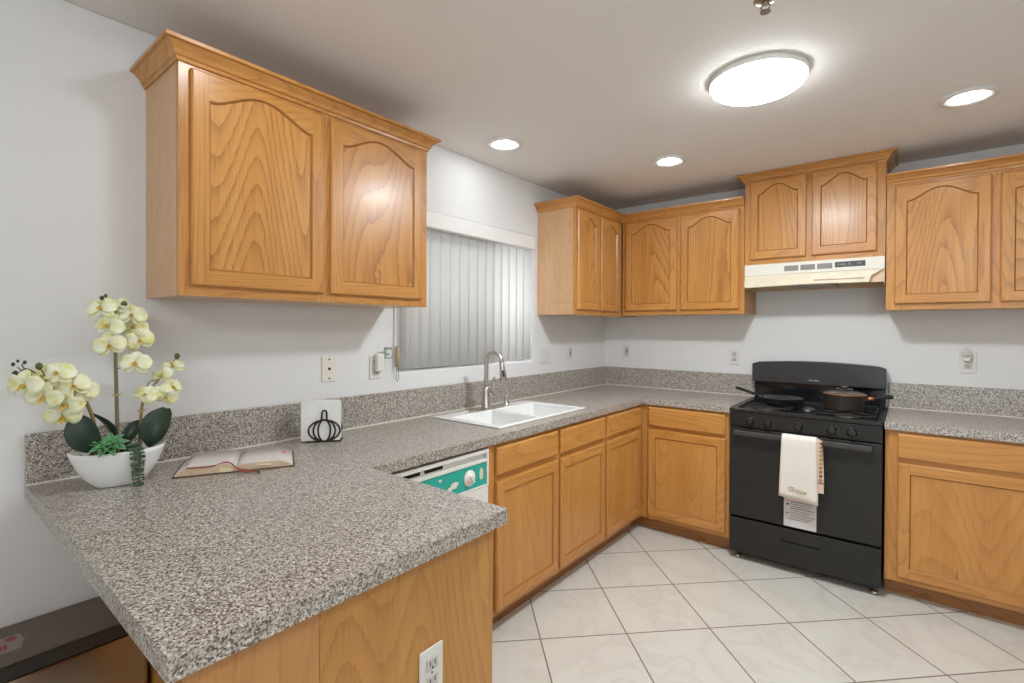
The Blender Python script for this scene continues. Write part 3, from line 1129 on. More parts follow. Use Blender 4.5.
for gx0, gx1 in ((1.255, 1.520), (1.650, 1.915)):
    bm = nb()
    gd0, gd1 = 0.135, 0.595
    loop = []
    for cx, cy, a0 in ((gx1 - 0.02, gd1 - 0.02, 0), (gx0 + 0.02, gd1 - 0.02, 90), (gx0 + 0.02, gd0 + 0.02, 180), (gx1 - 0.02, gd0 + 0.02, 270)):
        for k in range(5):
            a = math.radians(a0 + k * 22.5)
            loop.append((cx + 0.02 * math.cos(a), cy + 0.02 * math.sin(a), GZ))
    tube(bm, loop, 0.0045, 8, closed=True)
    mx, md = (gx0 + gx1) / 2, (gd0 + gd1) / 2
    tube(bm, [(gx0, md, GZ), (gx1, md, GZ)], 0.0045, 8)
    for bd in (0.49, 0.235):
        for ax_, ay_ in ((1, 0), (-1, 0), (0, 1), (0, -1)):
            p0 = (mx + ax_ * 0.022, bd + ay_ * 0.022, GZ)
            if ax_:
                p1 = (gx1 if ax_ > 0 else gx0, bd, GZ)
            else:
                p1 = (mx, (gd1 if bd > md else md) if ay_ > 0 else (md if bd > md else gd0), GZ)
            tube(bm, [p0, p1], 0.0042, 8)
    for px_ in (gx0 + 0.006, gx1 - 0.006):
        for pd_ in (gd0 + 0.03, md, gd1 - 0.03):
            tube(bm, [(px_, pd_, 0.9012), (px_, pd_, GZ)], 0.0045, 8)
    obj('grate', bm, IRON, r)
# control panel and knobs
bm = nb()
prism(bm, [(X0 + 0.002, 0.6255, 0.803), (X0 + 0.002, 0.657, 0.803), (X0 + 0.002, 0.664, 0.890), (X0 + 0.002, 0.6255, 0.890)], (X1 - X0 - 0.004, 0, 0))
cp = obj('control_panel', bm, BLACK, r, bevel=0.003)
for kx in (1.318, 1.415, 1.571, 1.731, 1.822):
    bm = nb()
    lathe(bm, (kx, 0.661, 0.843), [(0.026, 0), (0.026, 0.004), (0.021, 0.008), (0.019, 0.020), (0.0, 0.021)], 26, axis=(0, 1, -0.08))
    rbox(bm, (kx, 0.686, 0.842), (0.5, 0, 0.86), (0, 1, 0), (0.86, 0, -0.5), 0.0045, 0.008, 0.019)
    obj('knob', bm, BLACK, r, bevel=0.0015)
    bm = nb()
    for k in range(7):
        a = math.radians(-30 + k * 40)
        rbox(bm, (kx + 0.032 * math.cos(a), 0.6622, 0.843 + 0.032 * math.sin(a)), (math.cos(a), 0, math.sin(a)), (0, 1, 0), (-math.sin(a), 0, math.cos(a)), 0.003, 0.0008, 0.0008)
    obj('dial_marks', bm, VENT_GREY, cp)
# backguard
bm = nb()
XB0, XB1 = X0 - 0.004, X1 - 0.006
poly = [(XB0, 0.032, 1.030), (XB1, 0.032, 1.030)]
N = 20
for i in range(N + 1):
    s = i / N
    x = XB1 - (XB1 - XB0) * s
    poly.append((x, 0.032, 1.163 + 0.018 * math.sin(PI * s) - (0.010 if i in (0, N) else 0)))
prism(bm, poly, (0, 0.066, 0))
bg = obj('backguard', bm, PANEL_GREY, r, bevel=0.006, seg=3)
bm = nb(); box(bm, X0 + 0.008, X1 - 0.008, 0.032, 0.070, 0.905, 1.030)
obj('backguard_base', bm, BLACK_GLOSS, r)
bm = nb()
for x_, w_, h_ in ((1.553, 0.012, 0.005), (1.573, 0.006, 0.005), (1.585, 0.005, 0.006), (1.597, 0.006, 0.004)):
    prism(bm, [(x_ + w_ * math.cos(a), 0.0985, 1.058 + h_ * math.sin(a)) for a in [i * PI / 8 for i in range(16)]], (0, 0.0006, 0))
obj('badge', bm, VENT_GREY, bg)
# oven door
bm = nb(); box(bm, X0 + 0.002, X1 - 0.002, 0.6255, 0.662, 0.266, 0.796)
od = obj('oven_door', bm, BLACK_SATIN, r, bevel=0.005, seg=3)
bm = nb()
hz = 0.775
box(bm, 1.238, 1.914, 0.690, 0.714, hz - 0.014, hz + 0.014)
box(bm, 1.240, 1.262, 0.6625, 0.690, hz - 0.011, hz + 0.011)
box(bm, 1.890, 1.912, 0.6625, 0.690, hz - 0.011, hz + 0.011)
obj('handle', bm, HANDLE_GREY, od, bevel=0.006, seg=3)
bm = nb(); box(bm, 1.503, 1.664, 0.6622, 0.6628, 0.270, 0.470)
lb = obj('paper_label', bm, PAPER, od)
bm = nb()
for i in range(9):
    z = 0.412 - i * 0.0125
    x0_ = 1.535 if i < 8 else 1.52
    box(bm, x0_, 1.655 - 0.012 * (i % 3), 0.6629, 0.6631, z, z + (0.0035 if i not in (3,) else 0.005))
obj('print_lines', bm, INK, lb)
bm = nb()
prism(bm, [(1.514, 0.6629, 0.392), (1.530, 0.6629, 0.392), (1.522, 0.6629, 0.407)], (0, 0.0003, 0))
rbox(bm, (1.521, 0.6630, 0.345), (0.7, 0, 0.7), (0, 1, 0), (0.7, 0, -0.7), 0.010, 0.0002, 0.002)
obj('warning_symbol', bm, INK_DARK, lb)
# drawer
bm = nb()
dz0, dz1 = 0.048, 0.252
px0, px1, pz0, pz1 = 1.488, 1.678, 0.172, 0.196
cells(bm, [X0 + 0.004, px0, px1, X1 - 0.004], [dz0, pz0, pz1, dz1], lambda a, b: not (px0 < a < px1 and pz0 < b < pz1), 0.6258, 0.660)
for v in bm.verts:
    v.co = Vector((v.co.x, v.co.z, v.co.y))
dw = obj('storage_drawer', bm, BLACK_SATIN, r, bevel=0.003)
bm = nb(); box(bm, px0 - 0.002, px1 + 0.002, 0.6262, 0.634, pz0 - 0.002, pz1 + 0.002)
obj('finger_pull', bm, VENT_DARK, dw)
for fx_ in (1.245, 1.922):
    for fd_ in (0.615, 0.10):
        bm = nb()
        lathe(bm, (fx_, fd_, 0.0), [(0.020, 0), (0.020, 0.014), (0.014, 0.017), (0.008, 0.018), (0.008, 0.046)], 20)
        obj('foot', bm, STEEL, r)

# skillet
KZ = GZ + 0.0045
r = thing('skillet', 'dark flat skillet lying on the left grate of the range', 'pan', 1.43, 0.40, KZ)
bm = nb()
c = (1.435, 0.405, KZ)
lathe(bm, c, [(0.0, 0.0), (0.090, 0.0), (0.112, 0.014), (0.126, 0.040), (0.128, 0.040), (0.1235, 0.040), (0.110, 0.017), (0.088, 0.004), (0.0, 0.004)], 48)
obj('pan', bm, PAN_IN, r)
bm = nb()
a = Vector((-0.93, -0.37, 0)).normalized()
p = Vector(c)
tube(bm, [p + a * 0.118 + Vector((0, 0, 0.030)), p + a * 0.15 + Vector((0, 0, 0.038)), p + a * 0.20 + Vector((0, 0, 0.048)), p + a * 0.305 + Vector((0, 0, 0.068)), p + a * 0.315 + Vector((0, 0, 0.069))], [0.010, 0.008, 0.009, 0.0105, 0.007], 12)
obj('handle', bm, BLACK, r)

# saucepan with lid
r = thing('saucepan', 'brown metal saucepan with lid on the right grate of the range', 'pot', 1.765, 0.39, KZ)
c = (1.765, 0.395, KZ)
bm = nb()
lathe(bm, c, [(0.0, 0.0), (0.090, 0.0), (0.097, 0.006), (0.100, 0.084), (0.103, 0.086), (0.098, 0.086), (0.094, 0.008), (0.0, 0.004)], 48)
obj('pan', bm, PAN_BROWN, r)
bm = nb()
lathe(bm, (c[0], c[1], KZ + 0.0865), [(0.104, 0.0), (0.106, 0.003), (0.104, 0.006), (0.078, 0.015), (0.04, 0.020), (0.0, 0.021)], 48)
lid = obj('lid', bm, LID, r)
bm = nb()
tube(bm, [(c[0] + 0.1045 * math.cos(i * PI / 24), c[1] + 0.1045 * math.sin(i * PI / 24), KZ + 0.090) for i in range(48)], 0.0035, 8, closed=True)
obj('lid_rim', bm, COPPER, lid)
bm = nb()
kz = KZ + 0.109
lathe(bm, (c[0], c[1], kz), [(0.010, 0), (0.007, 0.008), (0.011, 0.014), (0.018, 0.018), (0.018, 0.024), (0.0, 0.028)], 20)
for sgn in (-1, 1):
    tube(bm, [(c[0] + sgn * 0.005, c[1], kz + 0.004), (c[0] + sgn * 0.034, c[1] + 0.01, kz + 0.012), (c[0] + sgn * 0.04, c[1] + 0.01, kz + 0.004)], 0.005, 8)
obj('lid_knob', bm, VENT_DARK, lid)
bm = nb()
a = Vector((0.96, -0.28, 0)).normalized()
p = Vector(c)
tube(bm, [p + a * 0.097 + Vector((0, 0, 0.062)), p + a * 0.130 + Vector((0, 0, 0.068)), p + a * 0.142 + Vector((0, 0, 0.069))], [0.015, 0.011, 0.012], 12, 0)
obj('handle_ferrule', bm, COPPER, r)
bm = nb()
tube(bm, [p + a * 0.1425 + Vector((0, 0, 0.069)), p + a * 0.17 + Vector((0, 0, 0.075)), p + a * 0.205 + Vector((0, 0, 0.081)), p + a * 0.225 + Vector((0, 0, 0.082)), p + a * 0.232 + Vector((0, 0, 0.082))], [0.010, 0.010, 0.012, 0.0125, 0.008], 12)
obj('handle', bm, IRON, r)


# ---------------------------------------------------------------- towels on the oven handle
def hang(name_x0, x1, ztop_d, zf, zb, flare=0.0, thick=0.005, rip=0.004, phase=0.0, off=0.0, skew=0.0):
    """a cloth folded over the handle: front drop to zf, back drop to zb"""
    x0 = name_x0
    bm = nb()
    NX, R = 16, 0.0195 + off
    dc, zc = 0.703, 0.775
    path = []
    for i in range(13):
        s = i / 12
        path.append((dc + R, zf + (zc - zf) * s, 1 - s))
    for i in range(1, 8):
        a = i * PI / 8
        path.append((dc + R * math.cos(a), zc + R * math.sin(a), 0))
    for i in range(13):
        s = i / 12
        path.append((dc - R, zc + (zb - zc) * s, s * 0.6))
    g = []
    for (d, z, drop) in path:
        row = []
        for k in range(NX + 1):
            u = k / NX
            x = x0 + (x1 - x0) * u + (u - 0.5) * flare * drop
            dd = d + rip * drop * math.sin(u * 9 + phase) * (1 if d > dc else 0.4)
            row.append(bm.verts.new((x, dd, z + skew * (u - 0.5) * drop)))
        g.append(row)
    for i in range(len(g) - 1):
        for k in range(NX):
            bm.faces.new((g[i][k], g[i][k + 1], g[i + 1][k + 1], g[i + 1][k])).smooth = True
    return bm, path


r = thing('kitchen_towel', 'cream towel with gold lettering folded over the oven handle', 'towel', 1.582, 0.72, 0.44)
bm, _ = hang(1.500, 1.668, 0, 0.447, 0.52, flare=0.022, skew=-0.018, off=0.004)
o = obj('cloth', bm, TOWEL, r)
s_ = o.modifiers.new('thickness', 'SOLIDIFY'); s_.thickness = 0.005; s_.offset = 1
bm, _ = hang(1.520, 1.676, 0, 0.437, 0.50, flare=0.006, skew=-0.006, off=0.0005)
o = obj('inner_fold', bm, TOWEL_PINK, r)
s_ = o.modifiers.new('thickness', 'SOLIDIFY'); s_.thickness = 0.002; s_.offset = 1
bm = text_bm('Grace', 0.036, lambda a, b, o_: (1.578 + a, 0.7345 + o_, 0.490 + b - 0.10 * a), shear=0.35, depth=0.0006)
obj('embroidery', bm, GOLD_THREAD, r)

r = thing('kitchen_towel', 'brown checked towel with pink hem hanging behind the cream towel', 'towel', 1.66, 0.70, 0.50)
bm, _ = hang(1.625, 1.694, 0, 0.556, 0.56, flare=0.026, rip=0.001, off=-0.0025)
o = obj('cloth', bm, CHECK, r)
s_ = o.modifiers.new('thickness', 'SOLIDIFY'); s_.thickness = 0.002; s_.offset = 1
bm = nb()
box(bm, 1.616, 1.704, 0.7185, 0.7215, 0.505, 0.558)
obj('hem', bm, TOWEL_PINK, r, bevel=0.001)

# ---------------------------------------------------------------- range hood
r = thing('range_hood', 'yellowed white range hood under the short wall cabinet', 'range hood', 1.574, 0.18, 1.65)
H0, H1 = 1.203, 1.945
bm = nb()
box(bm, H0, H1, 0.003, 0.335, 1.738, 1.8105)
hb = obj('upper_shell', bm, HOOD_WHITE, r, bevel=0.003)
bm = nb()
box(bm, H0, H0 + 0.004, 0.003, 0.332, 1.655, 1.7375)
box(bm, H1 - 0.004, H1, 0.003, 0.332, 1.655, 1.7375)
box(bm, H0, H1, 0.3285, 0.334, 1.664, 1.7375)
box(bm, H0, H1, 0.003, 0.007, 1.655, 1.7375)
obj('lower_shell', bm, HOOD_PEACH, r)
bm = nb()
vis = [(H0 + 0.004, 1.7365), (H1 - 0.004, 1.7365), (H1 - 0.060, 1.700), (H1 - 0.070, 1.663), (H0 + 0.36, 1.668), (H0 + 0.02, 1.659), (H0 + 0.004, 1.665)]
prism(bm, [(x, 0.3345, z) for x, z in vis], (0, 0.016, 0))
for v in bm.verts:
    if v.co.y > 0.34:
        v.co.y += 0.012 * min(1, max(0, (1.7365 - v.co.z) / 0.06))
vs = obj('visor', bm, HOOD_YELLOW, r, bevel=0.003)
bm = nb()
tube(bm, [(1.60, 0.362, 1.690), (1.85, 0.362, 1.690)], 0.003, 8)
obj('pull_lip', bm, HOOD_PEACH, vs)
bm = nb()
for i in range(3):
    a = 1.437 + i * 0.089
    for k in range(5):
        box(bm, a, a + 0.078, 0.3352, 0.3362, 1.758 + k * 0.0062, 1.7625 + k * 0.0062)
    box(bm, a, a + 0.078, 0.3351, 0.3356, 1.757, 1.790)
obj('vent_grille', bm, VENT_GREY, hb)
bm = nb()
box(bm, 1.706, 1.855, 0.3351, 0.337, 1.761, 1.793)
cs = obj('control_strip', bm, HOOD_DARK, hb)
bm = nb()
box(bm, 1.815, 1.838, 0.3372, 0.3376, 1.777, 1.782)
for x_ in (1.72, 1.735, 1.75, 1.775):
    box(bm, x_, x_ + 0.008, 0.3372, 0.339, 1.772, 1.782)
obj('switch', bm, VENT_GREY, cs)
bm = nb()
box(bm, H0 + 0.006, H1 - 0.006, 0.010, 0.327, 1.690, 1.736)
obj('underside', bm, HOOD_DARK, r)
bm = nb()
box(bm, 1.45, 1.70, 0.10, 0.30, 1.662, 1.689)
obj('grease_filter', bm, VENT_GREY, r, bevel=0.004)

# ---------------------------------------------------------------- blinds
r = thing('vertical_blind', 'closed white vertical blind hanging in the window above the sink', 'blind', -0.04, 1.64, 1.16)
bm = nb()
box(bm, -0.055, 0.012, WD0 + 0.003, WD1 - 0.003, 1.936, 2.026)
prism(bm, [(0.0125, WD0 + 0.003, 1.936), (0.020, WD0 + 0.003, 1.940), (0.020, WD0 + 0.003, 2.022), (0.0125, WD0 + 0.003, 2.026)], (0, WD1 - WD0 - 0.006, 0))
obj('valance', bm, BLIND_RAIL, r, bevel=0.002)
NS = 15
for i in range(NS):
    dc = WD0 + 0.046 + i * (WD1 - WD0 - 0.092) / (NS - 1)
    ang = math.radians(13) if i < NS - 1 else math.radians(62)
    bm = nb()
    g = []
    for z in (1.172, 1.935):
        row = []
        for k in range(7):
            s = (k / 6 - 0.5)
            w = 0.089 * s
            bow = 0.009 * (1 - (2 * s) ** 2)
            # local axes: along the slat, and its normal
            row.append(bm.verts.new((-0.030 + w * math.sin(ang) + bow * math.cos(ang), dc - w * math.cos(ang) + bow * math.sin(ang), z)))
        g.append(row)
    for k in range(6):
        bm.faces.new((g[0][k], g[0][k + 1], g[1][k + 1], g[1][k])).smooth = True
    o = obj('slat', bm, SLAT, r)
    s_ = o.modifiers.new('thickness', 'SOLIDIFY'); s_.thickness = 0.0012
bm = nb()
tube(bm, [(0.022, 2.235, 1.935), (0.022, 2.240, 1.30)], 0.006, 8)
w_ = obj('wand', bm, WHITE_PLASTIC, r)
bm = nb()
tube(bm, [(0.022, 2.240, 1.295), (0.022, 2.240, 1.19)], 0.011, 10)
obj('wand_handle', bm, TAN, w_)
bm = nb()
tube(bm, [(0.022, 2.237, 1.19), (0.022, 2.232, 1.13), (0.022, 2.240, 1.115), (0.022, 2.250, 1.13), (0.022, 2.245, 1.19)], 0.0018, 6)
obj('cord_loop', bm, VENT_GREY, w_)


# ---------------------------------------------------------------- wall plates
def plate_frame(wall, a, z):
    if wall == 'left':
        return lambda u, v, o: (o, a + u, z + v)
    if wall == 'back':
        return lambda u, v, o: (a + u, o, z + v)
    return lambda u, v, o: (PX + 0.0002 + o, a + u, z + v)


def fbox(bm, F, u0, u1, v0, v1, o0, o1):
    p, q = F(u0, v0, o0), F(u1, v1, o1)
    box(bm, min(p[0], q[0]), max(p[0], q[0]), min(p[1], q[1]), max(p[1], q[1]), min(p[2], q[2]), max(p[2], q[2]))


def outlet(wall, a, z, label, name='wall_outlet', w=0.070, h=0.115, kind='outlet', mat=None, cat='outlet', group=None):
    F = plate_frame(wall, a, z)
    bm = nb(); fbox(bm, F, -w / 2, w / 2, -h / 2, h / 2, 0.0008, 0.0065)
    p = F(0, -h / 2, 0.0008)
    r = thing(name, label, cat, p[0], p[1], p[2], group)
    obj('cover_plate', bm, mat or PLATE_W, r, bevel=0.002)
    if kind == 'outlet':
        bm = nb(); fbox(bm, F, -0.017, 0.017, 0.006, 0.034, 0.0066, 0.009); fbox(bm, F, -0.017, 0.017, -0.034, -0.006, 0.0066, 0.009)
        so = obj('socket', bm, SOCKET, r, bevel=0.004)
        bm = nb()
        for v0 in (0.020, -0.020):
            fbox(bm, F, -0.0085, -0.006, v0 - 0.002, v0 + 0.008, 0.0091, 0.0096)
            fbox(bm, F, 0.006, 0.0085, v0 - 0.002, v0 + 0.008, 0.0091, 0.0096)
            fbox(bm, F, -0.0025, 0.0025, v0 - 0.010, v0 - 0.005, 0.0091, 0.0096)
        fbox(bm, F, -0.002, 0.002, -0.002, 0.002, 0.0066, 0.0075)
        obj('slots', bm, SLOT, so)
    elif kind == 'gfci':
        bm = nb(); fbox(bm, F, -0.017, 0.017, -0.034, 0.034, 0.0066, 0.009)
        so = obj('socket', bm, SOCKET, r, bevel=0.002)
        bm = nb()
        fbox(bm, F, -0.006, 0.006, 0.002, 0.008, 0.0091, 0.011)
        fbox(bm, F, -0.006, 0.006, -0.008, -0.002, 0.0091, 0.011)
        for v0 in (0.022, -0.022):
            fbox(bm, F, -0.0085, -0.006, v0 - 0.004, v0 + 0.006, 0.0091, 0.0096)
            fbox(bm, F, 0.006, 0.0085, v0 - 0.004, v0 + 0.006, 0.0091, 0.0096)
        obj('slots', bm, SLOT, so)
    elif kind == 'cable':
        bm = nb()
        for v0, rr in ((0.043, 0.0035), (0.0, 0.006), (-0.043, 0.0035)):
            q = F(0, v0, 0.0066)
            lathe(bm, q, [(rr, 0), (rr, 0.003), (0, 0.0035)], 14, axis=(1, 0, 0))
        obj('screws', bm, SLOT, r)
    elif kind == 'switch':
        for u0 in (-0.023, 0.023):
            bm = nb(); fbox(bm, F, u0 - 0.0165, u0 + 0.0165, -0.033, 0.033, 0.0066, 0.0095)
            obj('rocker', bm, PLATE_W, r, bevel=0.002)
    return r, F


outlet('left', 2.611, 1.202, 'ivory cable wall plate with centre jack, right of the orchid', 'cable_plate', kind='cable', mat=PLATE, cat='wall plate')
outlet('left', 2.36, 1.196, 'outlet left of the window with the night light plugged in')
outlet('left', 0.906, 1.195, 'double-width wall switch plate right of the window', 'wall_switch', w=0.118, kind='switch', cat='switch')
outlet('left', 0.572, 1.203, 'white outlet on the window wall nearest the room corner', kind='gfci')
outlet('back', 0.207, 1.203, 'white outlet on the back wall nearest the room corner', kind='gfci')
outlet('back', 1.057, 1.190, 'white outlet on the back wall just left of the range')
outlet('back', 2.319, 1.203, 'outlet on the back wall right of the range, under the clear night light')
outlet('pen', 3.070, 0.594, 'white outlet on the oak end panel of the peninsula')

# night light beside the window
r = thing('night_light', 'plug-in night light with small green-grey figure left of the blind wand', 'night light', 0.02, 2.345, 1.17)
bm = nb(); box(bm, 0.0100, 0.038, 2.330, 2.372, 1.175, 1.262)
obj('plug_body', bm, WHITE_PLASTIC, r, bevel=0.006, seg=3)
bm = nb()
box(bm, 0.030, 0.036, 2.283, 2.330, 1.236, 1.242)
box(bm, 0.030, 0.036, 2.318, 2.330, 1.242, 1.292)
box(bm, 0.030, 0.036, 2.283, 2.330, 1.282, 1.292)
box(bm, 0.030, 0.036, 2.300, 2.316, 1.252, 1.262)
obj('figure', bm, ACRYLIC, r, bevel=0.002)
# night light right of the range
r = thing('night_light', 'clear dome night light plugged in right of the range', 'night light', 2.312, 0.03, 1.215)
bm = nb(); box(bm, 2.296, 2.328, 0.0100, 0.034, 1.214, 1.240)
obj('plug_body', bm, WHITE_PLASTIC, r, bevel=0.004)
bm = nb()
lathe(bm, (2.312, 0.028, 1.2405), [(0.019, 0), (0.021, 0.012), (0.020, 0.030), (0.012, 0.043), (0.0, 0.048)], 24)
obj('shade', bm, CLEAR, r)

# ---------------------------------------------------------------- ceiling fixtures
r = thing('ceiling_lamp', 'large round flush ceiling lamp glowing white over the kitchen floor', 'ceiling lamp', 1.58, 1.695, HC)
DC = (1.573, 1.672)
bm = nb()
lathe(bm, (*DC, HC), [(0.0, -0.024), (0.176, -0.024), (0.180, -0.021), (0.180, -0.002), (0.176, 0.0), (0.0, 0.0)], 64)
obj('rim', bm, WHITE, r)
bm = nb()
lathe(bm, (*DC, HC - 0.0245), [(0.0, -0.043), (0.07, -0.041), (0.12, -0.035), (0.155, -0.024), (0.172, -0.011), (0.177, -0.002), (0.177, 0.0), (0.0, 0.0)], 64)
obj('diffuser', bm, DOME, r)
area_light('ceiling_lamp_light', DC[0], DC[1], HC - 0.069, 0.26, 20, (0.88, 0.95, 1.0))

for (lx, ld), lab in (((0.311, 1.742), 'recessed ceiling light above the window'), ((0.916, 0.915), 'recessed ceiling light nearest the room corner'), ((2.250, 0.925), 'recessed ceiling light right of the large round lamp')):
    r = thing('recessed_light', lab, 'ceiling light', lx, ld, HC, 'recessed ceiling lights')
    bm = nb()
    lathe(bm, (lx, ld, HC), [(0.047, -0.0015), (0.060, -0.003), (0.080, -0.010), (0.100, -0.005), (0.102, 0.0), (0.047, 0.0)], 40)
    obj('trim_ring', bm, WHITE, r)
    bm = nb()
    lathe(bm, (lx, ld, HC), [(0.0, -0.020), (0.020, -0.019), (0.036, -0.014), (0.044, -0.006), (0.046, -0.0005), (0.0, -0.0005)], 36)
    obj('lens', bm, LENS, r)

r = thing('fire_sprinkler', 'small metal fire sprinkler head on the ceiling beyond the round lamp', 'sprinkler', 1.70, 2.16, HC)
SP = (1.705, 2.16)
bm = nb()
lathe(bm, (*SP, HC), [(0.0, -0.006), (0.012, -0.006), (0.030, -0.002), (0.034, 0.0), (0.0, 0.0)], 28)
obj('escutcheon', bm, BRASS, r)
bm = nb()
lathe(bm, (*SP, HC - 0.014), [(0.009, 0), (0.009, 0.0078)], 16)
for sgn in (-1, 1):
    tube(bm, [(SP[0] + sgn * 0.007, SP[1], HC - 0.012), (SP[0] + sgn * 0.013, SP[1], HC - 0.020), (SP[0] + sgn * 0.009, SP[1], HC - 0.029), (SP[0], SP[1], HC - 0.033)], 0.0025, 8)
obj('frame', bm, BRASS, r)
bm = nb()
lathe(bm, (*SP, HC - 0.0375), [(0.015, 0.0), (0.016, 0.0015), (0.0, 0.003)], 20)
obj('deflector', bm, BRASS, r)

# ---------------------------------------------------------------- orchid arrangement
ZC = CT1
r = thing('orchid_arrangement', 'yellow orchids in a white boat-shaped bowl at the left end of the worktop', 'plant', 0.205, 3.425, ZC)
# bowl: boat-shaped loft, long axis along d, slightly turned
bc = Vector((0.205, 3.423, ZC))
bax = Vector((0.14, -0.99, 0)).normalized()     # long axis
bay = Vector((0.99, 0.14, 0)).normalized()
bm = nb()
rings = []
NSG = 40
lev = [(0.0, 0.052, 0.030), (0.004, 0.058, 0.034), (0.03, 0.083, 0.045), (0.06, 0.100, 0.052), (0.09, 0.112, 0.057), (0.105, 0.117, 0.059)]
inn = [(0.105, 0.112, 0.054), (0.085, 0.103, 0.049)]
for h, L, W in lev + inn:
    row = []
    for k in range(NSG):
        a = k * 2 * PI / NSG
        ca, sa = math.cos(a), math.sin(a)
        px_ = math.copysign(abs(ca) ** 0.9, ca) * L
        py_ = math.copysign(abs(sa) ** 1.15, sa) * W
        tip = 0.006 * (abs(ca) ** 6) * (h / 0.105)
        row.append(bm.verts.new(bc + bax * px_ + bay * py_ + Vector((0, 0, h + tip))))
    rings.append(row)
for A, B in zip(rings, rings[1:]):
    for k in range(NSG):
        bm.faces.new((A[k], A[(k + 1) % NSG], B[(k + 1) % NSG], B[k])).smooth = True
bm.faces.new(rings[0][::-1])
bm.faces.new(rings[-1])
obj('bowl', bm, BOWL, r)
bm = nb()
for i in range(60):
    a, q = random.random() * 2 * PI, math.sqrt(random.random())
    p = bc + bax * (0.095 * q * math.cos(a)) + bay * (0.040 * q * math.sin(a)) + Vector((0, 0, 0.088))
    bmesh.ops.create_icosphere(bm, subdivisions=1, radius=0.007 + 0.006 * random.random(), matrix=Matrix.Translation(p))
obj('moss', bm, SOIL, r)


def curve_pts(P, n=6):
    """Catmull-Rom through P"""
    P = [Vector(p) for p in P]
    Q = [P[0] * 2 - P[1]] + P + [P[-1] * 2 - P[-2]]
    out = []
    for i in range(1, len(Q) - 2):
        for k in range(n):
            t = k / n
            a, b, c_, d_ = Q[i - 1], Q[i], Q[i + 1], Q[i + 2]
            out.append(0.5 * ((2 * b) + (c_ - a) * t + (2 * a - 5 * b + 4 * c_ - d_) * t * t + (3 * b - a - 3 * c_ + d_) * t ** 3))
    out.append(P[-1])
    return out


def petal(bm, base, direction, normal, L, W, cup=0.18, mi=0, tipw=0.5, rnd=False):
    d = Vector(direction).normalized()
    n = Vector(normal).normalized()
    n = (n - d * n.dot(d)).normalized()
    s = d.cross(n)
    g = []
    NL, NW = 7, 5
    for i in range(NL + 1):
        t = i / NL
        wdt = W * 0.5 * ((math.sin(PI / 2 * t / 0.55) ** 0.7 if t < 0.55 else math.sqrt(max(0.0, 1 - ((t - 0.55) / 0.45) ** 2))) * 0.96 + 0.04) if rnd else W * (math.sin(PI * min(1, t ** tipw * 0.97 + 0.03)) ** 0.75) * 0.5
        row = []
        for k in range(NW):
            u = k / (NW - 1) * 2 - 1
            p = Vector(base) + d * (L * t) + s * (wdt * u) + n * (L * (cup * t * t * -0.9 + 0.16 * (u * u) * math.sin(PI * t) + 0.10 * math.sin(PI * t)))
            row.append(bm.verts.new(p))
        g.append(row)
    for i in range(NL):
        for k in range(NW - 1):
            f = bm.faces.new((g[i][k], g[i][k + 1], g[i + 1][k + 1], g[i + 1][k]))
            f.smooth = True
            f.material_index = mi


def flower(pos, facing, size=0.040, roll=0.0):
    n = Vector(facing).normalized()
    up = Vector((0, 0, 1))
    up = (up - n * up.dot(n)).normalized()
    sd = n.cross(up)
    rot = Matrix.Rotation(roll, 3, n)
    up, sd = rot @ up, rot @ sd
    p = Vector(pos)
    bm = nb()
    for ang, L, W in ((90, 0.95, 0.72), (-35, 0.92, 0.66), (215, 0.92, 0.66)):
        a = math.radians(ang)
        petal(bm, p - n * 0.002, sd * math.cos(a) + up * math.sin(a), n, size * L, size * W, 0.12, rnd=True)
    for ang in (12, 168):
        a = math.radians(ang)
        petal(bm, p + n * 0.0015, sd * math.cos(a) + up * math.sin(a), n, size * 1.02, size * 1.12, 0.16, rnd=True)
    o = obj('flower', bm, PETAL, r)
    sm = o.modifiers.new('thickness', 'SOLIDIFY'); sm.thickness = 0.0008
    bm = nb()
    for ang, L in ((-90, 0.52), (-30, 0.36), (210, 0.36), (90, 0.26)):
        a = math.radians(ang)
        petal(bm, p + n * 0.004, sd * math.cos(a) + up * math.sin(a) + n * 0.9, n - up * 0.2, size * L, size * 0.26, -0.4)
    bmesh.ops.create_icosphere(bm, subdivisions=1, radius=size * 0.09, matrix=Matrix.Translation(p + n * size * 0.14))
    o2 = obj('lip', bm, PETAL_LIP, o)
    sm = o2.modifiers.new('thickness', 'SOLIDIFY'); sm.thickness = 0.0008


CAMV = Vector((0.86, 0.35, 0.1))    # the blooms face the room
rf = random.Random(3)


def face_dir(extra):
    return (CAMV + Vector(extra) + Vector((rf.uniform(-.15, .15), rf.uniform(-.2, .2), rf.uniform(-.15, .15)))).normalized()


left_f = [((0.235, 3.628, 1.233), (0, .35, -.15)), ((0.235, 3.592, 1.197), (0, .3, -.2)), ((0.215, 3.562, 1.255), (0, .1, .25)), ((0.225, 3.530, 1.219), (.1, -.15, .1)), ((0.23, 3.545, 1.172), (0, .1, -.35)), ((0.215, 3.550, 1.138), (0, .2, -.7)), ((0.205, 3.588, 1.248), (0, .3, .1)), ((0.215, 3.512, 1.207), (.1, -.4, .2))]
for p_, e_ in left_f:
    flower(p_, face_dir(e_), 0.043, rf.uniform(-.4, .4))
cen_f = [((0.21, 3.446, 1.390), (0, .3, .1)), ((0.215, 3.446, 1.333), (0, .2, -.1)), ((0.20, 3.462, 1.440), (0, .5, .5)), ((0.21, 3.393, 1.421), (0, -.1, .2)), ((0.195, 3.386, 1.385), (-.2, -.4, 0)), ((0.205, 3.372, 1.347), (0, -.5, -.2)), ((0.225, 3.386, 1.276), (0, -.05, 0)), ((0.19, 3.430, 1.452), (-.2, 0, .6))]
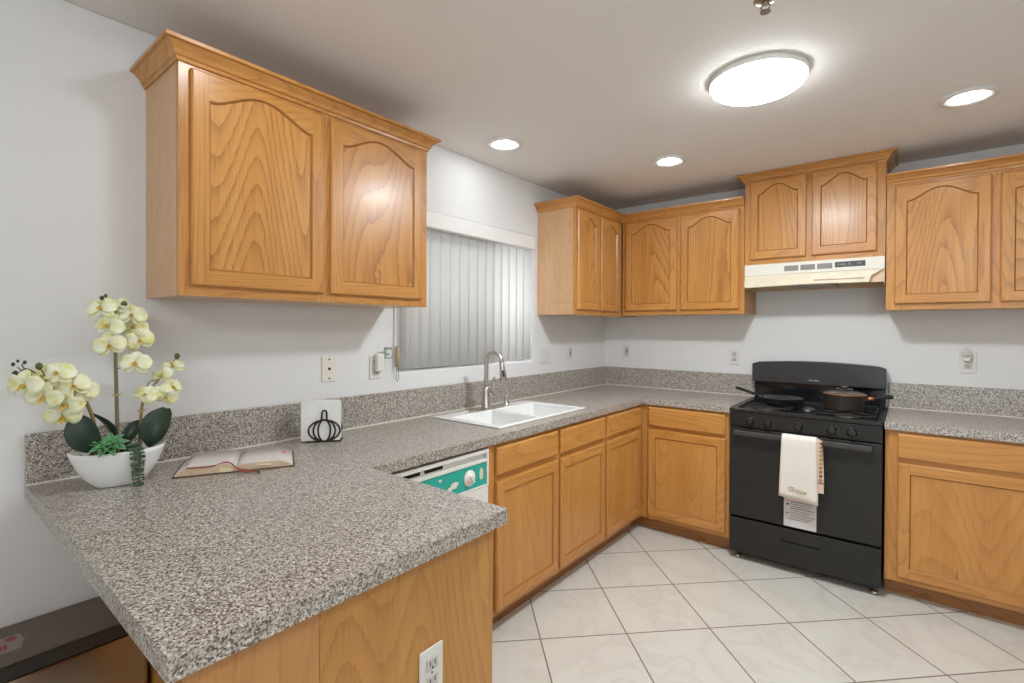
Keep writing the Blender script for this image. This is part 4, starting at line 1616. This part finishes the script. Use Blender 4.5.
for p_, e_ in cen_f:
    flower(p_, face_dir(e_), 0.042, rf.uniform(-.4, .4))
right_f = [((0.215, 3.357, 1.177), (0, .4, .15)), ((0.20, 3.310, 1.232), (0, .5, .2)), ((0.195, 3.280, 1.258), (0, -.2, .4)), ((0.20, 3.284, 1.192), (0, -.4, .1)), ((0.205, 3.300, 1.165), (0, -.2, -.4)), ((0.21, 3.338, 1.172), (0, -.3, -.1))]
for p_, e_ in right_f:
    flower(p_, face_dir(e_), 0.034, rf.uniform(-.4, .4))

stems = [
    ([(0.20, 3.475, 1.00), (0.205, 3.480, 1.105), (0.205, 3.505, 1.190), (0.205, 3.529, 1.240), (0.20, 3.575, 1.245), (0.205, 3.615, 1.250), (0.21, 3.640, 1.280)], [0.0052, 0.0052, 0.0048, 0.0038, 0.003, 0.002, 0.0015], STEM_B),
    ([(0.20, 3.424, 1.00), (0.20, 3.425, 1.10), (0.20, 3.427, 1.20), (0.20, 3.429, 1.304), (0.198, 3.425, 1.390), (0.195, 3.434, 1.445), (0.195, 3.450, 1.470)], [0.0052, 0.0052, 0.0050, 0.0046, 0.003, 0.002, 0.0015], STEM_G),
    ([(0.20, 3.372, 1.00), (0.20, 3.367, 1.07), (0.20, 3.364, 1.139), (0.198, 3.350, 1.19), (0.195, 3.332, 1.204), (0.192, 3.300, 1.245), (0.19, 3.271, 1.283)], [0.0050, 0.0048, 0.0042, 0.003, 0.0026, 0.002, 0.0015], STEM_B),
]
for P_, rr, mt in stems:
    pts = curve_pts(P_, 6)
    rs = []
    for i in range(len(pts)):
        f = i / 6
        k = min(int(f), len(rr) - 2)
        rs.append(rr[k] + (rr[k + 1] - rr[k]) * (f - k))
    bm = nb()
    tube(bm, pts, rs, 10)
    st_ = obj('stem', bm, mt, r)
    # raffia tie
    j = 11
    bm = nb()
    c_ = pts[j]
    tube(bm, [c_ + Vector((0.008 * math.cos(a), 0.008 * math.sin(a), 0.001 * math.sin(3 * a))) for a in [i * PI / 6 for i in range(12)]], 0.002, 6, closed=True)
    tube(bm, [c_ + Vector((0.007, 0, 0)), c_ + Vector((0.018, -0.008, 0.006))], 0.0012, 5)
    obj('raffia_tie', bm, TIE, st_)
# dark twigs between stem and bloom
bm = nb()
for P_ in ([(0.20, 3.476, 1.085), (0.21, 3.500, 1.095), (0.215, 3.528, 1.125)], [(0.20, 3.427, 1.262), (0.21, 3.40, 1.268), (0.215, 3.388, 1.276)], [(0.197, 3.427, 1.35), (0.20, 3.40, 1.345), (0.20, 3.38, 1.347)],
           [(0.198, 3.352, 1.18), (0.20, 3.345, 1.215), (0.20, 3.318, 1.222)], [(0.21, 3.605, 1.262), (0.22, 3.625, 1.275), (0.22, 3.64, 1.262)], [(0.21, 3.612, 1.255), (0.22, 3.632, 1.283), (0.22, 3.626, 1.29)], [(0.21, 3.585, 1.25), (0.22, 3.595, 1.27), (0.22, 3.599, 1.278)]):
    tube(bm, curve_pts(P_, 4), 0.0014, 6)
obj('twigs', bm, TWIG, r)
for p_, s_, m_ in (((0.22, 3.645, 1.262), 0.0075, BUD_D), ((0.22, 3.599, 1.280), 0.0085, BUD), ((0.22, 3.649, 1.288), 0.0045, BUD_D), ((0.22, 3.640, 1.296), 0.0035, BUD_D), ((0.22, 3.627, 1.292), 0.0045, BUD_D),
                   ((0.20, 3.461, 1.473), 0.006, BUD_D), ((0.20, 3.452, 1.480), 0.005, BUD), ((0.20, 3.408, 1.457), 0.0085, BUD), ((0.195, 3.267, 1.293), 0.0085, BUD)):
    bm = nb()
    lathe(bm, p_, [(0.0, -s_ * 1.3), (s_ * 0.7, -s_ * 0.8), (s_, 0), (s_ * 0.75, s_ * 0.8), (0, s_ * 1.35)], 12)
    obj('bud', bm, m_, r)


def leaf(base, tip, width, normal, bend=0.2, rnd=True):
    bm = nb()
    b, t = Vector(base), Vector(tip)
    d = t - b
    petal(bm, b, d, normal, d.length, width, bend, tipw=0.75, rnd=rnd)
    o = obj('leaf', bm, LEAF, r)
    sm = o.modifiers.new('thickness', 'SOLIDIFY'); sm.thickness = 0.0016
    sb = o.modifiers.new('smooth', 'SUBSURF'); sb.levels = 1; sb.render_levels = 1


leaf((0.215, 3.480, 1.020), (0.225, 3.528, 1.140), 0.078, (0.86, 0.4, 0.25), 0.12)
leaf((0.215, 3.350, 1.012), (0.215, 3.312, 1.135), 0.078, (0.86, 0.35, 0.25), 0.12)
leaf((0.190, 3.345, 1.030), (0.185, 3.288, 1.128), 0.060, (0.8, 0.5, 0.2), 0.15)
leaf((0.195, 3.405, 1.025), (0.195, 3.356, 1.105), 0.045, (0.7, 0.6, 0.3), 0.2)
leaf((0.205, 3.432, 1.030), (0.20, 3.474, 1.145), 0.016, (0.8, -0.5, 0.2), 0.25, False)

# succulent rosette
bm = nb()
sc = Vector((0.236, 3.452, 1.034))
TILT = Matrix.Rotation(math.radians(34), 3, Vector((-0.35, 0.94, 0)).normalized())
for ring, (cnt, L, el) in enumerate(((9, 0.050, 8), (8, 0.045, 30), (7, 0.036, 52), (4, 0.024, 74))):
    for k in range(cnt):
        a = (k + 0.5 * (ring % 2)) * 2 * PI / cnt
        e_ = math.radians(el)
        d_ = Vector((math.cos(a) * math.cos(e_), math.sin(a) * math.cos(e_), math.sin(e_)))
        n_ = Vector((-math.cos(a) * math.sin(e_), -math.sin(a) * math.sin(e_), math.cos(e_)))
        d_, n_ = TILT @ d_, TILT @ n_
        petal(bm, sc, d_, n_, L, 0.016, -0.15, tipw=0.8)
o = obj('succulent', bm, SUCC, r)
sm = o.modifiers.new('thickness', 'SOLIDIFY'); sm.thickness = 0.0025
# trailing strand
for P_ in ([(0.245, 3.412, 1.026), (0.262, 3.404, 1.036), (0.272, 3.402, 1.00), (0.270, 3.398, 0.955), (0.268, 3.394, 0.924), (0.282, 3.388, 0.921)],
           [(0.240, 3.396, 1.026), (0.258, 3.388, 1.034), (0.268, 3.382, 1.000), (0.263, 3.384, 0.960), (0.268, 3.384, 0.935)],
           [(0.245, 3.404, 1.026), (0.264, 3.396, 1.038), (0.274, 3.392, 0.995), (0.270, 3.394, 0.965)]):
    bm = nb()
    pts = curve_pts(P_, 7)
    tube(bm, pts, 0.001, 5)
    for i, p_ in enumerate(pts):
        for sgn in (-1, 1):
            q = p_ + Vector((0.004 * math.sin(i * 2.1), sgn * 0.0055, 0.003 * math.cos(i * 1.7)))
            bmesh.ops.create_icosphere(bm, subdivisions=1, radius=0.0042, matrix=Matrix.Translation(q) @ Matrix.Diagonal((0.8, 1.2, 0.8, 1)))
    obj('trailing_strand', bm, PEARL, r)

# ---------------------------------------------------------------- open book
r = thing('open_book', 'worn open book with red ribbon lying on the worktop by the orchids', 'book', 0.26, 3.12, ZC)
e1 = Vector((0.152, -0.306, 0)).normalized()       # left to right along the near edge
e2 = Vector((-0.896, -0.444, 0)).normalized()      # towards the back of the page
nl = Vector((0.270, 3.300, 0))
W_, H_ = 0.342, 0.210


def bk(u, v, z):
    return tuple(nl + e1 * (u * W_) + e2 * (v * H_) + Vector((0, 0, ZC + z)))


bm = nb()
prism(bm, [bk(-0.015, -0.03, 0.0005), bk(1.015, -0.03, 0.0005), bk(1.015, 1.03, 0.0005), bk(-0.015, 1.03, 0.0005)], (0, 0, 0.0035))
obj('cover', bm, LEATHER, r, bevel=0.0015)


def page_h(u):
    if u <= 0.5:
        s = u / 0.5
        return 0.007 + 0.023 * min(1, s / 0.22) ** 0.8 - (0.014 * max(0, (s - 0.86) / 0.14) ** 2)
    s = (1 - u) / 0.5
    return 0.006 + 0.019 * min(1, s / 0.25) ** 0.8 - (0.010 * max(0, (s - 0.86) / 0.14) ** 2)


for u0, u1, nm in ((0.005, 0.499, 'left'), (0.501, 0.995, 'right')):
    bm = nb()
    N = 20
    rows = []
    for i in range(N + 1):
        u = u0 + (u1 - u0) * i / N
        rows.append([bm.verts.new(bk(u, v, z)) for v, z in ((0.0, 0.0043), (0.0, page_h(u)), (0.98, page_h(u)), (0.98, 0.0043))])
    for A, B in zip(rows, rows[1:]):
        for k in range(4):
            f = bm.faces.new((A[k], A[(k + 1) % 4], B[(k + 1) % 4], B[k]))
            f.material_index = 0 if k != 1 else 1
            f.smooth = k == 1
    bm.faces.new(rows[0]).material_index = 0
    bm.faces.new(rows[-1][::-1]).material_index = 0
    pg = obj('page_block', bm, [PAGES, PAGE_TOP], r)
    bm = nb()
    uu = (0.06, 0.09) if nm == 'left' else (0.90, 0.93)
    for v0, v1 in ((0.20, 0.36), (0.62, 0.82)) if nm == 'left' else ((0.55, 0.75),):
        n2 = 3
        prism(bm, [bk(uu[0], v0, page_h(uu[0]) + 0.0002), bk(uu[1], v0 + 0.03, page_h(uu[1]) + 0.0002), bk(uu[1], v1, page_h(uu[1]) + 0.0002), bk(uu[0], v1 + 0.02, page_h(uu[0]) + 0.0002)], (0, 0, 0.0004))
    obj('pink_tint', bm, PINK_MARK, pg)
bm = nb()
pts = curve_pts([bk(0.10, -0.004, 0.028), bk(0.30, -0.006, 0.027), bk(0.40, 0.05, 0.033), bk(0.455, 0.03, 0.029), bk(0.50, -0.05, 0.018), bk(0.56, -0.10, 0.006), bk(0.64, -0.12, 0.004), bk(0.69, -0.15, 0.004)], 5)
for a, b in zip(pts, pts[1:]):
    pass
tube(bm, pts, 0.0022, 6)
tube(bm, curve_pts([bk(0.495, 0.9, 0.013), bk(0.497, 0.4, 0.013), bk(0.50, 0.02, 0.014), bk(0.54, -0.07, 0.012), bk(0.60, -0.06, 0.006), bk(0.58, -0.13, 0.004), bk(0.66, -0.12, 0.004)], 5), 0.0020, 6)
rb = obj('ribbon', bm, RIBBON, r)
bm = nb()
prism(bm, [bk(0.675, -0.13, 0.002), bk(0.695, -0.12, 0.002), bk(0.71, -0.22, 0.002), bk(0.69, -0.22, 0.002)], (0, 0, 0.006))
obj('ribbon_end', bm, LEATHER, rb)
bm = nb()
prism(bm, [bk(0.36, -0.035, 0.006), bk(0.47, -0.045, 0.006), bk(0.485, -0.035, 0.014), bk(0.37, -0.020, 0.018)], tuple(e2 * 0.012))
prism(bm, [bk(0.66, -0.012, 0.016), bk(0.80, -0.018, 0.013), bk(0.80, 0.05, 0.0265), bk(0.68, 0.05, 0.0265)], (0, 0, 0.0012))
obj('loose_leaf', bm, TORN, r)

# ---------------------------------------------------------------- napkin holder
hA = Vector((0.117, 2.802, 0)); hB = Vector((0.215, 2.685, 0))
eu = (hB - hA).normalized()
en = Vector((0.767, 0.642, 0))          # towards the room
HW = (hB - hA).length


def nh(u, o, z):
    return tuple(hA + eu * u + en * o + Vector((0, 0, ZC + z)))


r = thing('napkin_holder', 'bronze wire pumpkin napkin holder standing against the backsplash', 'napkin holder', 0.16, 2.74, ZC)
bm = nb()
prism(bm, [nh(0.020, -0.060, 0.0005), nh(HW + 0.002, -0.060, 0.0005), nh(HW + 0.002, 0.004, 0.0005), nh(0.020, 0.004, 0.0005)], (0, 0, 0.004))
obj('base', bm, WIRE, r)
cu_ = 0.089
for o_, nm in ((0.0, 'front_wire'), (-0.056, 'back_wire')):
    bm = nb()
    for w_, sgn in ((0.024, 0), (0.043, 0), (0.062, 0)):
        pts = []
        for i in range(28):
            a = -0.5 * PI + 0.14 * PI + (i / 27) * (2 * PI - 0.28 * PI)
            # open loop from the base up over the crown and down again
            pts.append(nh(cu_ + w_ * math.sin(a + PI / 2 + PI) * -1 if False else cu_ + w_ * math.sin(2 * PI * (i / 27)), o_, 0.048 - 0.0445 * math.cos(2 * PI * (i / 27)) * (1.0 if w_ < 0.05 else 0.97)))
        tube(bm, pts[:-1], 0.0036, 8, closed=True)
    tube(bm, [nh(cu_ - 0.011, o_, 0.091), nh(cu_ - 0.009, o_, 0.122), nh(cu_ - 0.005, o_, 0.130), nh(cu_ + 0.004, o_, 0.131), nh(cu_ + 0.009, o_, 0.124), nh(cu_ + 0.010, o_, 0.091)], 0.0036, 8)
    obj(nm, bm, WIRE, r)
bm = nb()
nb_ = []
for i in range(11):
    o0 = -0.0525 + i * 0.0045
    k = 0.0012 * ((i * 7) % 3 - 1)
    N = 5
    poly = [nh(-0.002 + k, o0, 0.006), nh(HW - 0.004 + k, o0, 0.006)]
    for (cx, a0) in ((HW - 0.012 + k, 0), (0.008 + k, 90)):
        for q in range(N):
            a = math.radians(a0 + q * 90 / (N - 1))
            poly.append(nh(cx + 0.008 * math.cos(a) if a0 == 0 else cx + 0.010 * math.cos(a), o0, 0.160 + 0.008 * math.sin(a)))
    prism(bm, poly, tuple(en * 0.0041))
tag(obj('napkin_stack', bm, NAPKIN), 'stack of white paper napkins inside the pumpkin wire holder', 'napkins')

# ---------------------------------------------------------------- low steel bin under the overhang
r = thing('steel_bin', 'low steel bin with dark lid against the wall under the peninsula overhang', 'bin', 0.13, 3.65, 0)
bx0, bx1, bd0, bd1, bz = 0.006, 0.248, 3.352, 3.98, 0.512
bm = nb(); box(bm, bx0 + 0.008, bx1 - 0.004, bd0 + 0.006, bd1 - 0.006, 0.0, 0.469)
obj('body', bm, BIN_STEEL, r, bevel=0.012, seg=3)
bm = nb(); box(bm, bx0, bx1, bd0, bd1, 0.4695, 0.506)
obj('lid_rim', bm, BIN_BAND, r, bevel=0.004)
bm = nb(); box(bm, bx0 + 0.002, bx1 - 0.003, bd0 + 0.002, bd1 - 0.002, 0.5065, bz)
ld = obj('lid', bm, BIN_LID, r, bevel=0.002)
bm = nb()
zt = bz + 0.0003
prism(bm, [(0.085, 3.625, zt), (0.125, 3.618, zt), (0.175, 3.630, zt), (0.180, 3.80, zt), (0.075, 3.80, zt)], (0, 0, 0.0004))
lb = obj('label', bm, LABEL_CLEAR, ld)
bm = nb()
zt += 0.0005
prism(bm, [(0.105 + 0.014 * math.cos(a), 3.642 + 0.012 * math.sin(a), zt) for a in [i * PI / 6 for i in range(12)]], (0, 0, 0.0003))
for i in range(14):
    a = 3.665 + i * 0.009
    box(bm, 0.098 + 0.003 * (i % 2), 0.113, a, a + 0.006, zt, zt + 0.0003)
    box(bm, 0.130, 0.160 - 0.004 * (i % 3), a - 0.010, a - 0.003, zt, zt + 0.0003)
obj('red_print', bm, LABEL_RED, lb)
